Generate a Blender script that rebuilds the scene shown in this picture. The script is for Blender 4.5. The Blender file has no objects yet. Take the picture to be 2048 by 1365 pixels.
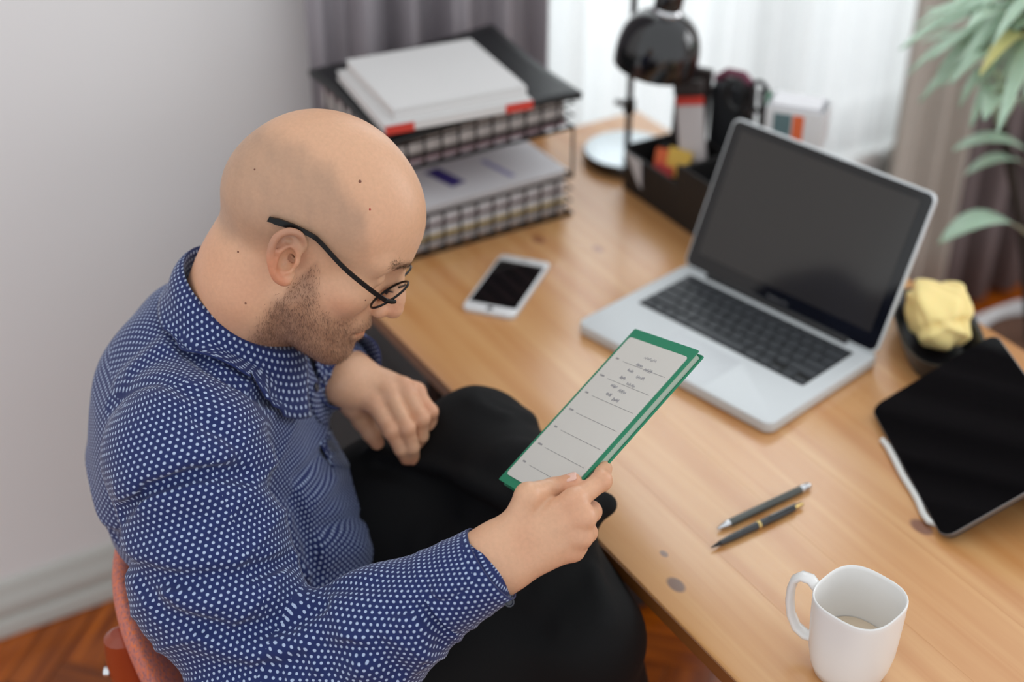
import bpy, bmesh, math, random
import numpy as np
from mathutils import Vector, Matrix

random.seed(7)
RNG = np.random.default_rng(7)
scene = bpy.context.scene
COL = scene.collection

# ------------------------------------------------------------------ camera
IMG_W, IMG_H, FPX = 2048, 1365, 2983.4
CAM = np.array([1.25, -0.7270, 1.8160])
YAW, PITCH = math.radians(-59.2448), math.radians(32.8797)
_cy, _sy, _cp, _sp = math.cos(YAW), math.sin(YAW), math.cos(PITCH), math.sin(PITCH)
FW = np.array([_sy * _cp, _cy * _cp, -_sp])
RT = np.array([_cy, -_sy, 0.0])
UPV = np.cross(RT, FW)
cam_data = bpy.data.cameras.new('camera')
cam = bpy.data.objects.new('camera', cam_data)
COL.objects.link(cam)
cam_data.sensor_fit = 'HORIZONTAL'
cam_data.sensor_width = 36.0
cam_data.lens = FPX / IMG_W * 36.0
cam_data.clip_start = 0.05
M = Matrix.Identity(4)
for i in range(3):
    M[i][0], M[i][1], M[i][2], M[i][3] = RT[i], UPV[i], -FW[i], CAM[i]
cam.matrix_world = M
cam_data.dof.use_dof = True
cam_data.dof.focus_distance = 1.42
cam_data.dof.aperture_fstop = 2.3
scene.camera = cam

def at(px, py, d):
    """a point seen at a photograph position, at a depth in metres"""
    return CAM + (FW + RT * (px - IMG_W / 2) / FPX + UPV * (IMG_H / 2 - py) / FPX) * d
def ray(px, py):
    return FW + RT * (px - IMG_W / 2) / FPX + UPV * (IMG_H / 2 - py) / FPX
def onz(px, py, z):
    r = ray(px, py); return CAM + r * (z - CAM[2]) / r[2]

# ------------------------------------------------------------------ world and daylight
world = bpy.data.worlds.new('daylight')
scene.world = world
world.use_nodes = True
wn = world.node_tree.nodes; wl = world.node_tree.links
for n in list(wn): wn.remove(n)
wo = wn.new('ShaderNodeOutputWorld'); wb = wn.new('ShaderNodeBackground')
wb.inputs['Color'].default_value = (0.93, 0.965, 1.0, 1)
wb.inputs['Strength'].default_value = 1.0
wl.new(wb.outputs[0], wo.inputs[0])

def area(name, loc, target, sx, sy, power, color=(1, 1, 1)):
    d = bpy.data.lights.new(name, 'AREA'); d.shape = 'RECTANGLE'; d.size = sx; d.size_y = sy
    d.energy = power; d.color = color
    o = bpy.data.objects.new(name, d); COL.objects.link(o)
    o.location = loc
    o.rotation_euler = (Vector(target) - Vector(loc)).to_track_quat('-Z', 'Y').to_euler()
    return o
# daylight entering by the window behind the sheer curtain
area('window_daylight', (-1.30, 1.05, 1.85), (0.1, 0.6, 0.9), 1.4, 1.2, 42, (0.95, 0.98, 1.0))
# the window on the room's other side, beyond the end of the desk
area('room_window_daylight', (0.9, 3.28, 1.75), (0.9, 0.0, 1.2), 1.6, 1.6, 26, (0.97, 0.985, 1.0))

scene.view_settings.view_transform = 'Standard'
scene.view_settings.look = 'None'
scene.view_settings.gamma = 1.0
scene.view_settings.use_curve_mapping = False
scene.view_settings.exposure = 0.1

# ------------------------------------------------------------------ helpers
def lin(r, g, b):
    def f(c):
        c /= 255.0
        return c / 12.92 if c <= 0.04045 else ((c + 0.055) / 1.055) ** 2.4
    return (f(r), f(g), f(b), 1.0)

def mat(name, rgb, rough=0.6, metal=0.0, spec=0.5, coat=0.0, var=0.0, vscale=8.0, bump=0.0, bscale=200.0,
        sheen=0.0, sss=0.0, trans=0.0, alpha=1.0, coat_rough=0.1):
    m = bpy.data.materials.new(name); m.use_nodes = True
    nt = m.node_tree; b = nt.nodes['Principled BSDF']
    c = lin(*rgb)
    b.inputs['Base Color'].default_value = c
    b.inputs['Roughness'].default_value = rough
    b.inputs['Metallic'].default_value = metal
    b.inputs['Specular IOR Level'].default_value = spec
    b.inputs['Coat Weight'].default_value = coat
    b.inputs['Coat Roughness'].default_value = coat_rough
    b.inputs['Sheen Weight'].default_value = sheen
    b.inputs['Transmission Weight'].default_value = trans
    b.inputs['Alpha'].default_value = alpha
    if sss:
        b.inputs['Subsurface Weight'].default_value = sss
        b.inputs['Subsurface Radius'].default_value = (0.010, 0.004, 0.002)
        b.inputs['Subsurface Scale'].default_value = 0.6
    tc = nt.nodes.new('ShaderNodeTexCoord')
    nz = nt.nodes.new('ShaderNodeTexNoise'); nz.inputs['Scale'].default_value = vscale
    nz.inputs['Detail'].default_value = 4
    nt.links.new(tc.outputs['Object'], nz.inputs['Vector'])
    mx = nt.nodes.new('ShaderNodeMix'); mx.data_type = 'RGBA'
    mx.inputs[6].default_value = tuple(x * (1 - var) for x in c[:3]) + (1,)
    mx.inputs[7].default_value = tuple(min(1, x * (1 + var)) for x in c[:3]) + (1,)
    nt.links.new(nz.outputs['Fac'], mx.inputs[0])
    nt.links.new(mx.outputs[2], b.inputs['Base Color'])
    if bump:
        n2 = nt.nodes.new('ShaderNodeTexNoise'); n2.inputs['Scale'].default_value = bscale
        nt.links.new(tc.outputs['Object'], n2.inputs['Vector'])
        bp = nt.nodes.new('ShaderNodeBump'); bp.inputs['Strength'].default_value = bump
        bp.inputs['Distance'].default_value = 0.002
        nt.links.new(n2.outputs['Fac'], bp.inputs['Height'])
        nt.links.new(bp.outputs[0], b.inputs['Normal'])
    return m

def bsdf(m): return m.node_tree.nodes['Principled BSDF']

def mesh_from(name, V, F, smooth=True):
    me = bpy.data.meshes.new(name)
    V = np.asarray(V, dtype=np.float32)
    if isinstance(F, np.ndarray):
        n, k = F.shape
        me.vertices.add(len(V)); me.vertices.foreach_set('co', V.ravel())
        me.loops.add(n * k); me.loops.foreach_set('vertex_index', F.astype(np.int32).ravel())
        me.polygons.add(n); me.polygons.foreach_set('loop_start', np.arange(0, n * k, k, dtype=np.int32))
        me.polygons.foreach_set('use_smooth', np.full(n, smooth))
        me.update(calc_edges=True); me.validate()
    else:
        me.from_pydata([tuple(map(float, v)) for v in V], [], F)
        for p in me.polygons: p.use_smooth = smooth
        me.update()
    return me

def link(name, me, m, parent=None, world_space=False, loc=None, rot=None):
    o = bpy.data.objects.new(name, me); COL.objects.link(o)
    if m is not None:
        if not me.materials: me.materials.append(m)
    if loc is not None: o.location = loc
    if rot is not None: o.rotation_euler = rot
    if parent is not None:
        o.parent = parent
        if world_space:
            o.matrix_parent_inverse = parent_matrix(parent).inverted()
    return o

def parent_matrix(o):
    m = o.matrix_basis.copy()
    if o.parent: m = parent_matrix(o.parent) @ o.matrix_parent_inverse @ m
    return m

def thing(name, label, cat, loc=(0, 0, 0), rotz=0.0, group=None, rot=None):
    o = bpy.data.objects.new(name, None); COL.objects.link(o)
    o.empty_display_size = 0.05
    o.location = loc; o.rotation_euler = rot if rot is not None else (0, 0, rotz)
    o['label'] = label; o['category'] = cat
    if group: o['group'] = group
    return o
def tag(o, label, cat, group=None):
    o['label'] = label; o['category'] = cat
    if group: o['group'] = group
    return o
def struct(o, label=None):
    o['kind'] = 'structure'
    if label: o['label'] = label
    return o

class MB:
    """collects simple shapes into one mesh"""
    def __init__(s): s.v = []; s.f = []
    def add(s, V, F):
        k = len(s.v); s.v += [tuple(map(float, p)) for p in V]; s.f += [tuple(i + k for i in q) for q in F]; return s
    def box(s, lo, hi):
        x0, y0, z0 = lo; x1, y1, z1 = hi
        return s.add([(x0,y0,z0),(x1,y0,z0),(x1,y1,z0),(x0,y1,z0),(x0,y0,z1),(x1,y0,z1),(x1,y1,z1),(x0,y1,z1)],
                     [(0,3,2,1),(4,5,6,7),(0,1,5,4),(1,2,6,5),(2,3,7,6),(3,0,4,7)])
    def tube(s, pts, r, n=10, closed=False, cap=True):
        pts = [np.array(p, float) for p in pts]; m = len(pts)
        rr = r if hasattr(r, '__len__') else [r] * m
        V = []; up = None
        for i, p in enumerate(pts):
            a = pts[(i - 1) % m] if (closed or i > 0) else p
            b = pts[(i + 1) % m] if (closed or i < m - 1) else p
            t = b - a; t /= (np.linalg.norm(t) + 1e-12)
            if up is None:
                up = np.array([0, 0, 1.0]) if abs(t[2]) < .9 else np.array([1.0, 0, 0])
            u = up - t * (up @ t); u /= (np.linalg.norm(u) + 1e-12); up = u
            w = np.cross(t, u)
            for k in range(n):
                a_ = 2 * math.pi * k / n
                V.append(p + rr[i] * (math.cos(a_) * u + math.sin(a_) * w))
        F = []
        for i in range(m if closed else m - 1):
            for k in range(n):
                j = (i + 1) % m
                F.append((i*n+k, i*n+(k+1) % n, j*n+(k+1) % n, j*n+k))
        if cap and not closed:
            F.append(tuple(reversed(range(n)))); F.append(tuple(range((m-1)*n, m*n)))
        return s.add(V, F)
    def lathe(s, prof, n=32, c=(0, 0, 0)):
        V = []; F = []
        for (r, z) in prof:
            for k in range(n):
                a_ = 2 * math.pi * k / n
                V.append((c[0] + r * math.cos(a_), c[1] + r * math.sin(a_), c[2] + z))
        for i in range(len(prof) - 1):
            for k in range(n):
                F.append((i*n+k, i*n+(k+1) % n, (i+1)*n+(k+1) % n, (i+1)*n+k))
        return s.add(V, F)
    def slab(s, w, d, z0, z1, r, seg=6, bev=0.0, c=(0, 0)):
        """rounded rectangle plate with a softened rim"""
        def ring(off, z):
            out = []
            rr = max(r - off, 1e-4)
            for (sx, sy, a0) in ((1, 1, 0), (-1, 1, 90), (-1, -1, 180), (1, -1, 270)):
                for k in range(seg + 1):
                    a_ = math.radians(a0 + 90 * k / seg)
                    out.append((c[0] + sx * (w/2 - r) + rr * math.cos(a_), c[1] + sy * (d/2 - r) + rr * math.sin(a_), z))
            return out
        rings = []
        if bev > 0:
            rings = [ring(bev, z0), ring(bev*.3, z0 + bev*.3), ring(0, z0 + bev), ring(0, z1 - bev), ring(bev*.3, z1 - bev*.3), ring(bev, z1)]
        else: rings = [ring(0, z0), ring(0, z1)]
        n = len(rings[0]); V = [p for q in rings for p in q]; F = []
        for i in range(len(rings) - 1):
            for k in range(n): F.append((i*n+k, i*n+(k+1) % n, (i+1)*n+(k+1) % n, (i+1)*n+k))
        F.append(tuple(reversed(range(n)))); F.append(tuple(range((len(rings)-1)*n, len(rings)*n)))
        return s.add(V, F)
    def grid(s, fn, nu, nv, wrap=False):
        V = [fn(i / (nu if wrap else nu - 1), j / (nv - 1)) for j in range(nv) for i in range(nu)]
        F = []
        for j in range(nv - 1):
            for i in range(nu if wrap else nu - 1):
                i2 = (i + 1) % nu
                F.append((j*nu+i, j*nu+i2, (j+1)*nu+i2, (j+1)*nu+i))
        return s.add(V, F)
    def mesh(s, name, smooth=True): return mesh_from(name, s.v, s.f, smooth)
    def build(s, name, m, parent=None, smooth=True, ws=False, loc=None, rot=None, solid=0.0, bevel=0.0, auto=True, off=-1):
        o = link(name, s.mesh(name, smooth), m, parent, ws, loc, rot)
        if solid:
            md = o.modifiers.new('solid', 'SOLIDIFY'); md.thickness = solid; md.offset = off
        if bevel:
            md = o.modifiers.new('bevel', 'BEVEL'); md.width = bevel; md.segments = 2; md.limit_method = 'ANGLE'
            md.angle_limit = math.radians(40)
        if smooth and auto:
            o.data.set_sharp_from_angle(angle=math.radians(38))
        return o

# ---- smooth solid fields -> meshes (for the figure, cloth and other soft shapes)
def smin(a, b, k):
    h = np.clip(0.5 + 0.5 * (b - a) / k, 0, 1)
    return b + (a - b) * h - k * h * (1 - h)
def smax(a, b, k): return -smin(-a, -b, k)
def sph(P, c, r): return np.sqrt(((P - np.asarray(c, np.float32)) ** 2).sum(1)) - r
def seg(P, a, b, ra, rb):
    a = np.asarray(a, np.float32); b = np.asarray(b, np.float32)
    ba = b - a; t = np.clip(((P - a) @ ba) / max(float(ba @ ba), 1e-12), 0, 1)
    return np.sqrt(((P - a - t[:, None] * ba) ** 2).sum(1)) - (ra + (rb - ra) * t)
def chain(P, pts, k=0.01):
    d = None
    for (a, ra), (b, rb) in zip(pts[:-1], pts[1:]):
        e = seg(P, a, b, ra, rb)
        d = e if d is None else smin(d, e, k)
    return d
def ell(P, c, r, A=None):
    Q = P - np.asarray(c, np.float32)
    if A is not None: Q = Q @ np.asarray(A, np.float32)
    r = np.asarray(r, np.float32)
    k0 = np.sqrt(((Q / r) ** 2).sum(1)); k1 = np.sqrt(((Q / (r * r)) ** 2).sum(1)) + 1e-9
    return k0 * (k0 - 1) / k1
def ev(f, P, chunk=120000):
    if len(P) <= chunk: return f(P)
    return np.concatenate([f(P[i:i + chunk]) for i in range(0, len(P), chunk)])
def nets(f, lo, hi, h, pad=1.9, proj=2):
    lo = np.asarray(lo, np.float32); hi = np.asarray(hi, np.float32)
    S = 4
    nc = np.ceil((hi - lo) / (h * S)).astype(int)
    ax = [lo[i] + np.arange(nc[i] + 1, dtype=np.float32) * h * S for i in range(3)]
    G = np.stack(np.meshgrid(*ax, indexing='ij'), -1).reshape(-1, 3)
    Dc = ev(f, G).reshape(nc + 1)
    thr = h * S * pad
    near = np.abs(Dc) < thr
    n = nc * S + 1
    D = np.empty(n, np.float32)
    idx = [np.minimum((np.arange(n[i]) + S // 2) // S, nc[i]) for i in range(3)]
    D[:] = Dc[np.ix_(*idx)]
    act = near[np.ix_(*idx)]
    ii = np.argwhere(act)
    D[act] = ev(f, (lo + ii.astype(np.float32) * h).astype(np.float32))
    s = D < 0
    c = [s[:-1, :-1, :-1], s[1:, :-1, :-1], s[:-1, 1:, :-1], s[1:, 1:, :-1],
         s[:-1, :-1, 1:], s[1:, :-1, 1:], s[:-1, 1:, 1:], s[1:, 1:, 1:]]
    allin = c[0].copy(); anyin = c[0].copy()
    for x in c[1:]: allin &= x; anyin |= x
    cells = np.argwhere(anyin & ~allin)
    vid = np.full(n - 1, -1, np.int32)
    vid[cells[:, 0], cells[:, 1], cells[:, 2]] = np.arange(len(cells))
    corner = np.array([(0,0,0),(1,0,0),(0,1,0),(1,1,0),(0,0,1),(1,0,1),(0,1,1),(1,1,1)])
    vals = np.stack([D[cells[:, 0]+o[0], cells[:, 1]+o[1], cells[:, 2]+o[2]] for o in corner], 1)
    acc = np.zeros((len(cells), 3)); cnt = np.zeros(len(cells))
    for a, b in ((0,1),(2,3),(4,5),(6,7),(0,2),(1,3),(4,6),(5,7),(0,4),(1,5),(2,6),(3,7)):
        va, vb = vals[:, a], vals[:, b]; x = (va < 0) != (vb < 0)
        t = np.where(x, va / np.where(x, va - vb, 1), 0)
        p = corner[a] + t[:, None] * (corner[b] - corner[a])
        acc[x] += p[x]; cnt[x] += 1
    V = (lo + (cells + acc / cnt[:, None]) * h).astype(np.float32)
    F = []
    for axn in range(3):
        o = np.zeros(3, int); o[axn] = 1
        a = s[:n[0]-o[0], :n[1]-o[1], :n[2]-o[2]]; b = s[o[0]:, o[1]:, o[2]:]
        e = np.argwhere(a != b)
        u, w = [(1, 2), (2, 0), (0, 1)][axn]
        ok = (e[:, u] > 0) & (e[:, w] > 0) & (e[:, u] < n[u]-1) & (e[:, w] < n[w]-1)
        e = e[ok]
        du = np.zeros(3, int); du[u] = 1; dw = np.zeros(3, int); dw[w] = 1
        q = [e - du - dw, e - dw, e, e - du]
        Q = np.stack([vid[k[:, 0], k[:, 1], k[:, 2]] for k in q], 1)
        flip = ~a[e[:, 0], e[:, 1], e[:, 2]]
        Q[flip] = Q[flip][:, ::-1]
        F.append(Q)
    F = np.concatenate(F); F = F[(F >= 0).all(1)]
    for _ in range(proj):
        g, d = grad(f, V)
        V = (V - np.clip(d, -h, h)[:, None] * g).astype(np.float32)
    return V, F
def grad(f, P, e=0.0008):
    k = np.array([(1,-1,-1),(-1,-1,1),(-1,1,-1),(1,1,1)], np.float32)
    d = [ev(f, (P + e * q).astype(np.float32)) for q in k]
    g = sum(di[:, None] * q for di, q in zip(d, k)); nn = np.linalg.norm(g, axis=1) + 1e-9
    return g / nn[:, None], (sum(d) / 4) / np.maximum(nn / (4 * e), 0.3)
def march(f, px, py, d0=0.9, d1=2.6):
    """first surface point of a field met by the view ray"""
    r = ray(px, py); d = d0
    for _ in range(160):
        v = float(f((CAM + r * d)[None].astype(np.float32))[0])
        if v < 0.0004: break
        d += v * 0.7
        if d > d1: break
    return CAM + r * d
def unit(v): v = np.asarray(v, float); return v / np.linalg.norm(v)
def sstep(a, b, x):
    t = np.clip((x - a) / (b - a), 0, 1); return t * t * (3 - 2 * t)
def vcol(me, name, rgb):
    a = me.color_attributes.new(name, 'FLOAT_COLOR', 'POINT')
    c = np.ones((len(me.vertices), 4), np.float32); c[:, :3] = rgb
    a.data.foreach_set('color', c.ravel())
# ================================================================== the setting
WX = -0.822                      # plane of the wall with the window
m_wall = mat('wall_paint', (239, 238, 237), rough=0.75, var=0.015, vscale=3, bump=0.05, bscale=120)
m_trim = mat('trim_paint', (196, 195, 188), rough=0.45, var=0.02)
m_white = mat('white_paint', (232, 233, 232), rough=0.4)
m_black = mat('black_plastic', (18, 18, 20), rough=0.35)
WY0, WY1, WZ0, WZ1 = 0.52, 1.62, 0.46, 2.35        # window opening
mb = MB()
for lo, hi in (((WX-.18, -3.0, 0), (WX, WY0, 2.7)), ((WX-.18, WY1, 0), (WX, 4.2, 2.7)),
               ((WX-.18, WY0, 0), (WX, WY1, WZ0)), ((WX-.18, WY0, WZ1), (WX, WY1, 2.7))):
    mb.box(lo, hi)
struct(mb.build('wall_left', m_wall, smooth=False))
# far wall beyond the end of the desk, with the room's other window
mb = MB(); BY = 3.2
for lo, hi in (((WX, BY, 0), (.1, BY+.18, 2.7)), ((1.7, BY, 0), (3.2, BY+.18, 2.7)), ((.1, BY, 0), (1.7, BY+.18, .95)), ((.1, BY, 2.55), (1.7, BY+.18, 2.7))): mb.box(lo, hi)
struct(mb.build('wall_back', m_wall, smooth=False))
mb = MB(); mb.box((.1, BY+.02, .95), (.17, BY+.07, 2.55)); mb.box((1.63, BY+.02, .95), (1.7, BY+.07, 2.55)); mb.box((.17, BY+.02, .95), (1.63, BY+.07, 1.02)); mb.box((.17, BY+.02, 2.48), (1.63, BY+.07, 2.55)); mb.box((.87, BY+.02, 1.02), (.93, BY+.07, 2.48))
struct(mb.build('window_2', m_white, smooth=False))
mb = MB(); mb.box((WX, -3.0, -.06), (3.2, 4.2, -.012))
m_sub = mat('floor_joint', (58, 32, 16), rough=0.7, var=0.2)
floor = struct(mb.build('floor', m_sub, smooth=False))

def wood_floor_mat():
    m = mat('parquet_oak', (168, 92, 34), rough=0.32, spec=0.5, coat=0.25)
    nt = m.node_tree; b = bsdf(m)
    tc = nt.nodes['Texture Coordinate']; oi = nt.nodes.new('ShaderNodeObjectInfo')
    mp = nt.nodes.new('ShaderNodeMapping'); mp.inputs['Scale'].default_value = (6, 90, 40)
    nz = nt.nodes.new('ShaderNodeTexNoise'); nz.inputs['Scale'].default_value = 1.0; nz.inputs['Detail'].default_value = 5
    nt.links.new(tc.outputs['Object'], mp.inputs[0])
    ad = nt.nodes.new('ShaderNodeVectorMath'); ad.operation = 'ADD'
    nt.links.new(mp.outputs[0], ad.inputs[0])
    sc = nt.nodes.new('ShaderNodeMath'); sc.operation = 'MULTIPLY'; sc.inputs[1].default_value = 40
    nt.links.new(oi.outputs['Random'], sc.inputs[0]); nt.links.new(sc.outputs[0], ad.inputs[1])
    nt.links.new(ad.outputs[0], nz.inputs['Vector'])
    r1 = nt.nodes.new('ShaderNodeValToRGB')
    r1.color_ramp.elements[0].position = .3; r1.color_ramp.elements[0].color = lin(118, 50, 5)
    r1.color_ramp.elements[1].position = .7; r1.color_ramp.elements[1].color = lin(198, 106, 22)
    nt.links.new(nz.outputs['Fac'], r1.inputs[0])
    r2 = nt.nodes.new('ShaderNodeMix'); r2.data_type = 'RGBA'; r2.blend_type = 'MULTIPLY'; r2.inputs[0].default_value = 1
    r3 = nt.nodes.new('ShaderNodeValToRGB')
    r3.color_ramp.elements[0].color = (0.42, 0.36, 0.32, 1); r3.color_ramp.elements[1].color = (1.25, 1.2, 1.1, 1)
    nt.links.new(oi.outputs['Random'], r3.inputs[0])
    nt.links.new(r1.outputs[0], r2.inputs[6]); nt.links.new(r3.outputs[0], r2.inputs[7])
    nt.links.new(r2.outputs[2], b.inputs['Base Color'])
    return m
m_parq = wood_floor_mat()
blk = MB(); blk.slab(.2485, .0685, -.012, 0, .002, seg=2, bev=.0012)
blk_me = blk.mesh('block', False); blk_me.materials.append(m_parq)
# herringbone blocks: pairs stepping along the diagonal
L_, W_ = .25, .07
def herr(i, j):
    out = []
    ox, oy = i * W_ + j * L_, i * W_ - j * L_
    out.append((ox + L_/2, oy + W_/2, 0.0))
    out.append((ox + W_/2 - 0.0, oy + W_ + L_/2, math.pi/2))
    return out
ca, sa = math.cos(math.radians(45)), math.sin(math.radians(45))
spots = []
for i in range(-40, 60):
    for j in range(-8, 9):
        for (x, y, a) in herr(i, j):
            X, Y = x * ca - y * sa, x * sa + y * ca
            X -= .3; Y -= .2
            if WX + .02 < X < 1.20 and -1.0 < Y < 1.02: spots.append((X, Y, a + math.radians(45)))
for (x, y, a) in spots[:300]:
    o = bpy.data.objects.new('parquet_block', blk_me); COL.objects.link(o)
    o.location = (x, y, RNG.uniform(-.0006, .0002)); o.rotation_euler = (0, 0, a); o.parent = floor
plain = MB(); plain.box((1.25, -3.0, -.012), (3.2, 4.2, -.001)); plain.box((WX, 1.06, -.012), (1.25, 4.2, -.001)); plain.box((WX, -3.0, -.012), (1.25, -1.05, -.001))
plain.build('parquet_border', m_parq, floor, smooth=False)['kind'] = 'stuff'

# skirting board with two mouldings
prof = [(0, 0), (.020, 0), (.024, .004), (.024, .030), (.020, .036), (.015, .038), (.015, .046), (.020, .050), (.021, .064),
        (.017, .074), (.012, .080), (.010, .094), (.006, .104), (0, .108)]
mb = MB()
V = [(WX + x, y, z) for y in (-3.0, .9) for (x, z) in prof]; n = len(prof)
mb.add(V, [(k, k+1, n+k+1, n+k) for k in range(n-1)])
struct(mb.build('baseboard_left', m_trim))

# window: frame, sash bars, panes, sill
win = struct(MB().box((WX-.17, WY0, WZ0-.03), (WX+.03, WY1, WZ0)).build('window_1', m_white, bevel=.004))
fr = MB()
for lo, hi in (((WX-.12, WY0, WZ0), (WX-.06, WY0+.07, WZ1)), ((WX-.12, WY1-.07, WZ0), (WX-.06, WY1, WZ1)),
               ((WX-.12, WY0, WZ0), (WX-.06, WY1, WZ0+.07)), ((WX-.12, WY0, WZ1-.07), (WX-.06, WY1, WZ1))):
    fr.box(lo, hi)
fr.build('window_frame', m_white, win, smooth=False)
MB().box((WX-.115, 1.04, WZ0+.07), (WX-.055, 1.12, WZ1-.07)).build('mullion', m_white, win, smooth=False)
m_glass = mat('window_glass', (245, 250, 250), rough=0.02, trans=1.0, spec=0.4)
gt = m_glass.node_tree
_tr = gt.nodes.new('ShaderNodeBsdfTransparent'); _mx = gt.nodes.new('ShaderNodeMixShader'); _mx.inputs[0].default_value = .12
gt.links.new(_tr.outputs[0], _mx.inputs[1]); gt.links.new(bsdf(m_glass).outputs[0], _mx.inputs[2])
gt.links.new(_mx.outputs[0], gt.nodes['Material Output'].inputs[0])
MB().box((WX-.092, WY0+.07, WZ0+.07), (WX-.088, 1.04, WZ1-.07)).build('pane', m_glass, win, smooth=False)
MB().box((WX-.092, 1.12, WZ0+.07), (WX-.088, WY1-.07, WZ1-.07)).build('pane', m_glass, win, smooth=False)

# curtains ---------------------------------------------------------
def curtain(name, y0, y1, x, amp, waves, m, seed, z0=.02, z1=2.45, thick=.0015):
    r = random.Random(seed)
    ph = [r.uniform(0, 6.28) for _ in range(4)]
    def fn(u, v):
        y = y0 + (y1 - y0) * u
        w = waves * 2 * math.pi * u
        s = math.sin(w + .5 * math.sin(w * .37 + ph[0]) + .15 * v) * (.75 + .25 * math.sin(w * .29 + ph[1]))
        s = math.copysign(abs(s) ** .75, s)
        x_ = x + amp * s + .25 * amp * math.sin(2.3 * w + ph[2]) + .012 * math.sin(3 * v + ph[3])
        return (x_, y + .25 * amp * math.cos(w + ph[0]), z0 + (z1 - z0) * v)
    mb = MB(); mb.grid(fn, int(waves * 26) + 2, 14)
    return mb.build(name, m, solid=thick)
def fabric(name, rgb, translucent, transparent, rough=.9):
    m = mat(name, rgb, rough=rough, var=.06, vscale=30, bump=.08, bscale=500)
    nt = m.node_tree; b = bsdf(m); out = nt.nodes['Material Output']
    t = nt.nodes.new('ShaderNodeBsdfTranslucent'); t.inputs['Color'].default_value = lin(*rgb)
    a = nt.nodes.new('ShaderNodeMixShader'); a.inputs[0].default_value = translucent
    nt.links.new(b.outputs[0], a.inputs[1]); nt.links.new(t.outputs[0], a.inputs[2])
    if transparent:
        tp = nt.nodes.new('ShaderNodeBsdfTransparent'); c = nt.nodes.new('ShaderNodeMixShader'); c.inputs[0].default_value = transparent
        nt.links.new(a.outputs[0], c.inputs[1]); nt.links.new(tp.outputs[0], c.inputs[2]); nt.links.new(c.outputs[0], out.inputs[0])
    else: nt.links.new(a.outputs[0], out.inputs[0])
    return m
m_curt = fabric('grey_curtain', (164, 157, 162), .10, 0)
m_curt2 = fabric('taupe_curtain', (190, 184, 174), .14, 0)
m_sheer = fabric('sheer_voile', (226, 229, 229), .52, .06)
tag(curtain('curtain', .098, .525, WX+.078, .028, 5.2, m_curt, 3), 'grey drape hanging behind the stacked letter trays', 'curtain', 'window curtains')
tag(curtain('sheer_curtain', .50, 1.46, WX+.022, .012, 11, m_sheer, 5, thick=0), 'white sheer curtain across the bright window behind the lamp', 'curtain', 'window curtains')
tag(curtain('curtain', 1.37, 1.58, WX+.075, .026, 2.3, m_curt2, 9), 'taupe drape just right of the sheer curtain, behind the laptop screen', 'curtain', 'window curtains')
m_curt3 = fabric('dark_curtain', (112, 102, 102), .06, 0)
tag(curtain('curtain', 1.585, 2.30, WX+.055, .030, 6.5, m_curt3, 12), 'dark grey drape behind the potted palm', 'curtain', 'window curtains')

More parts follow.
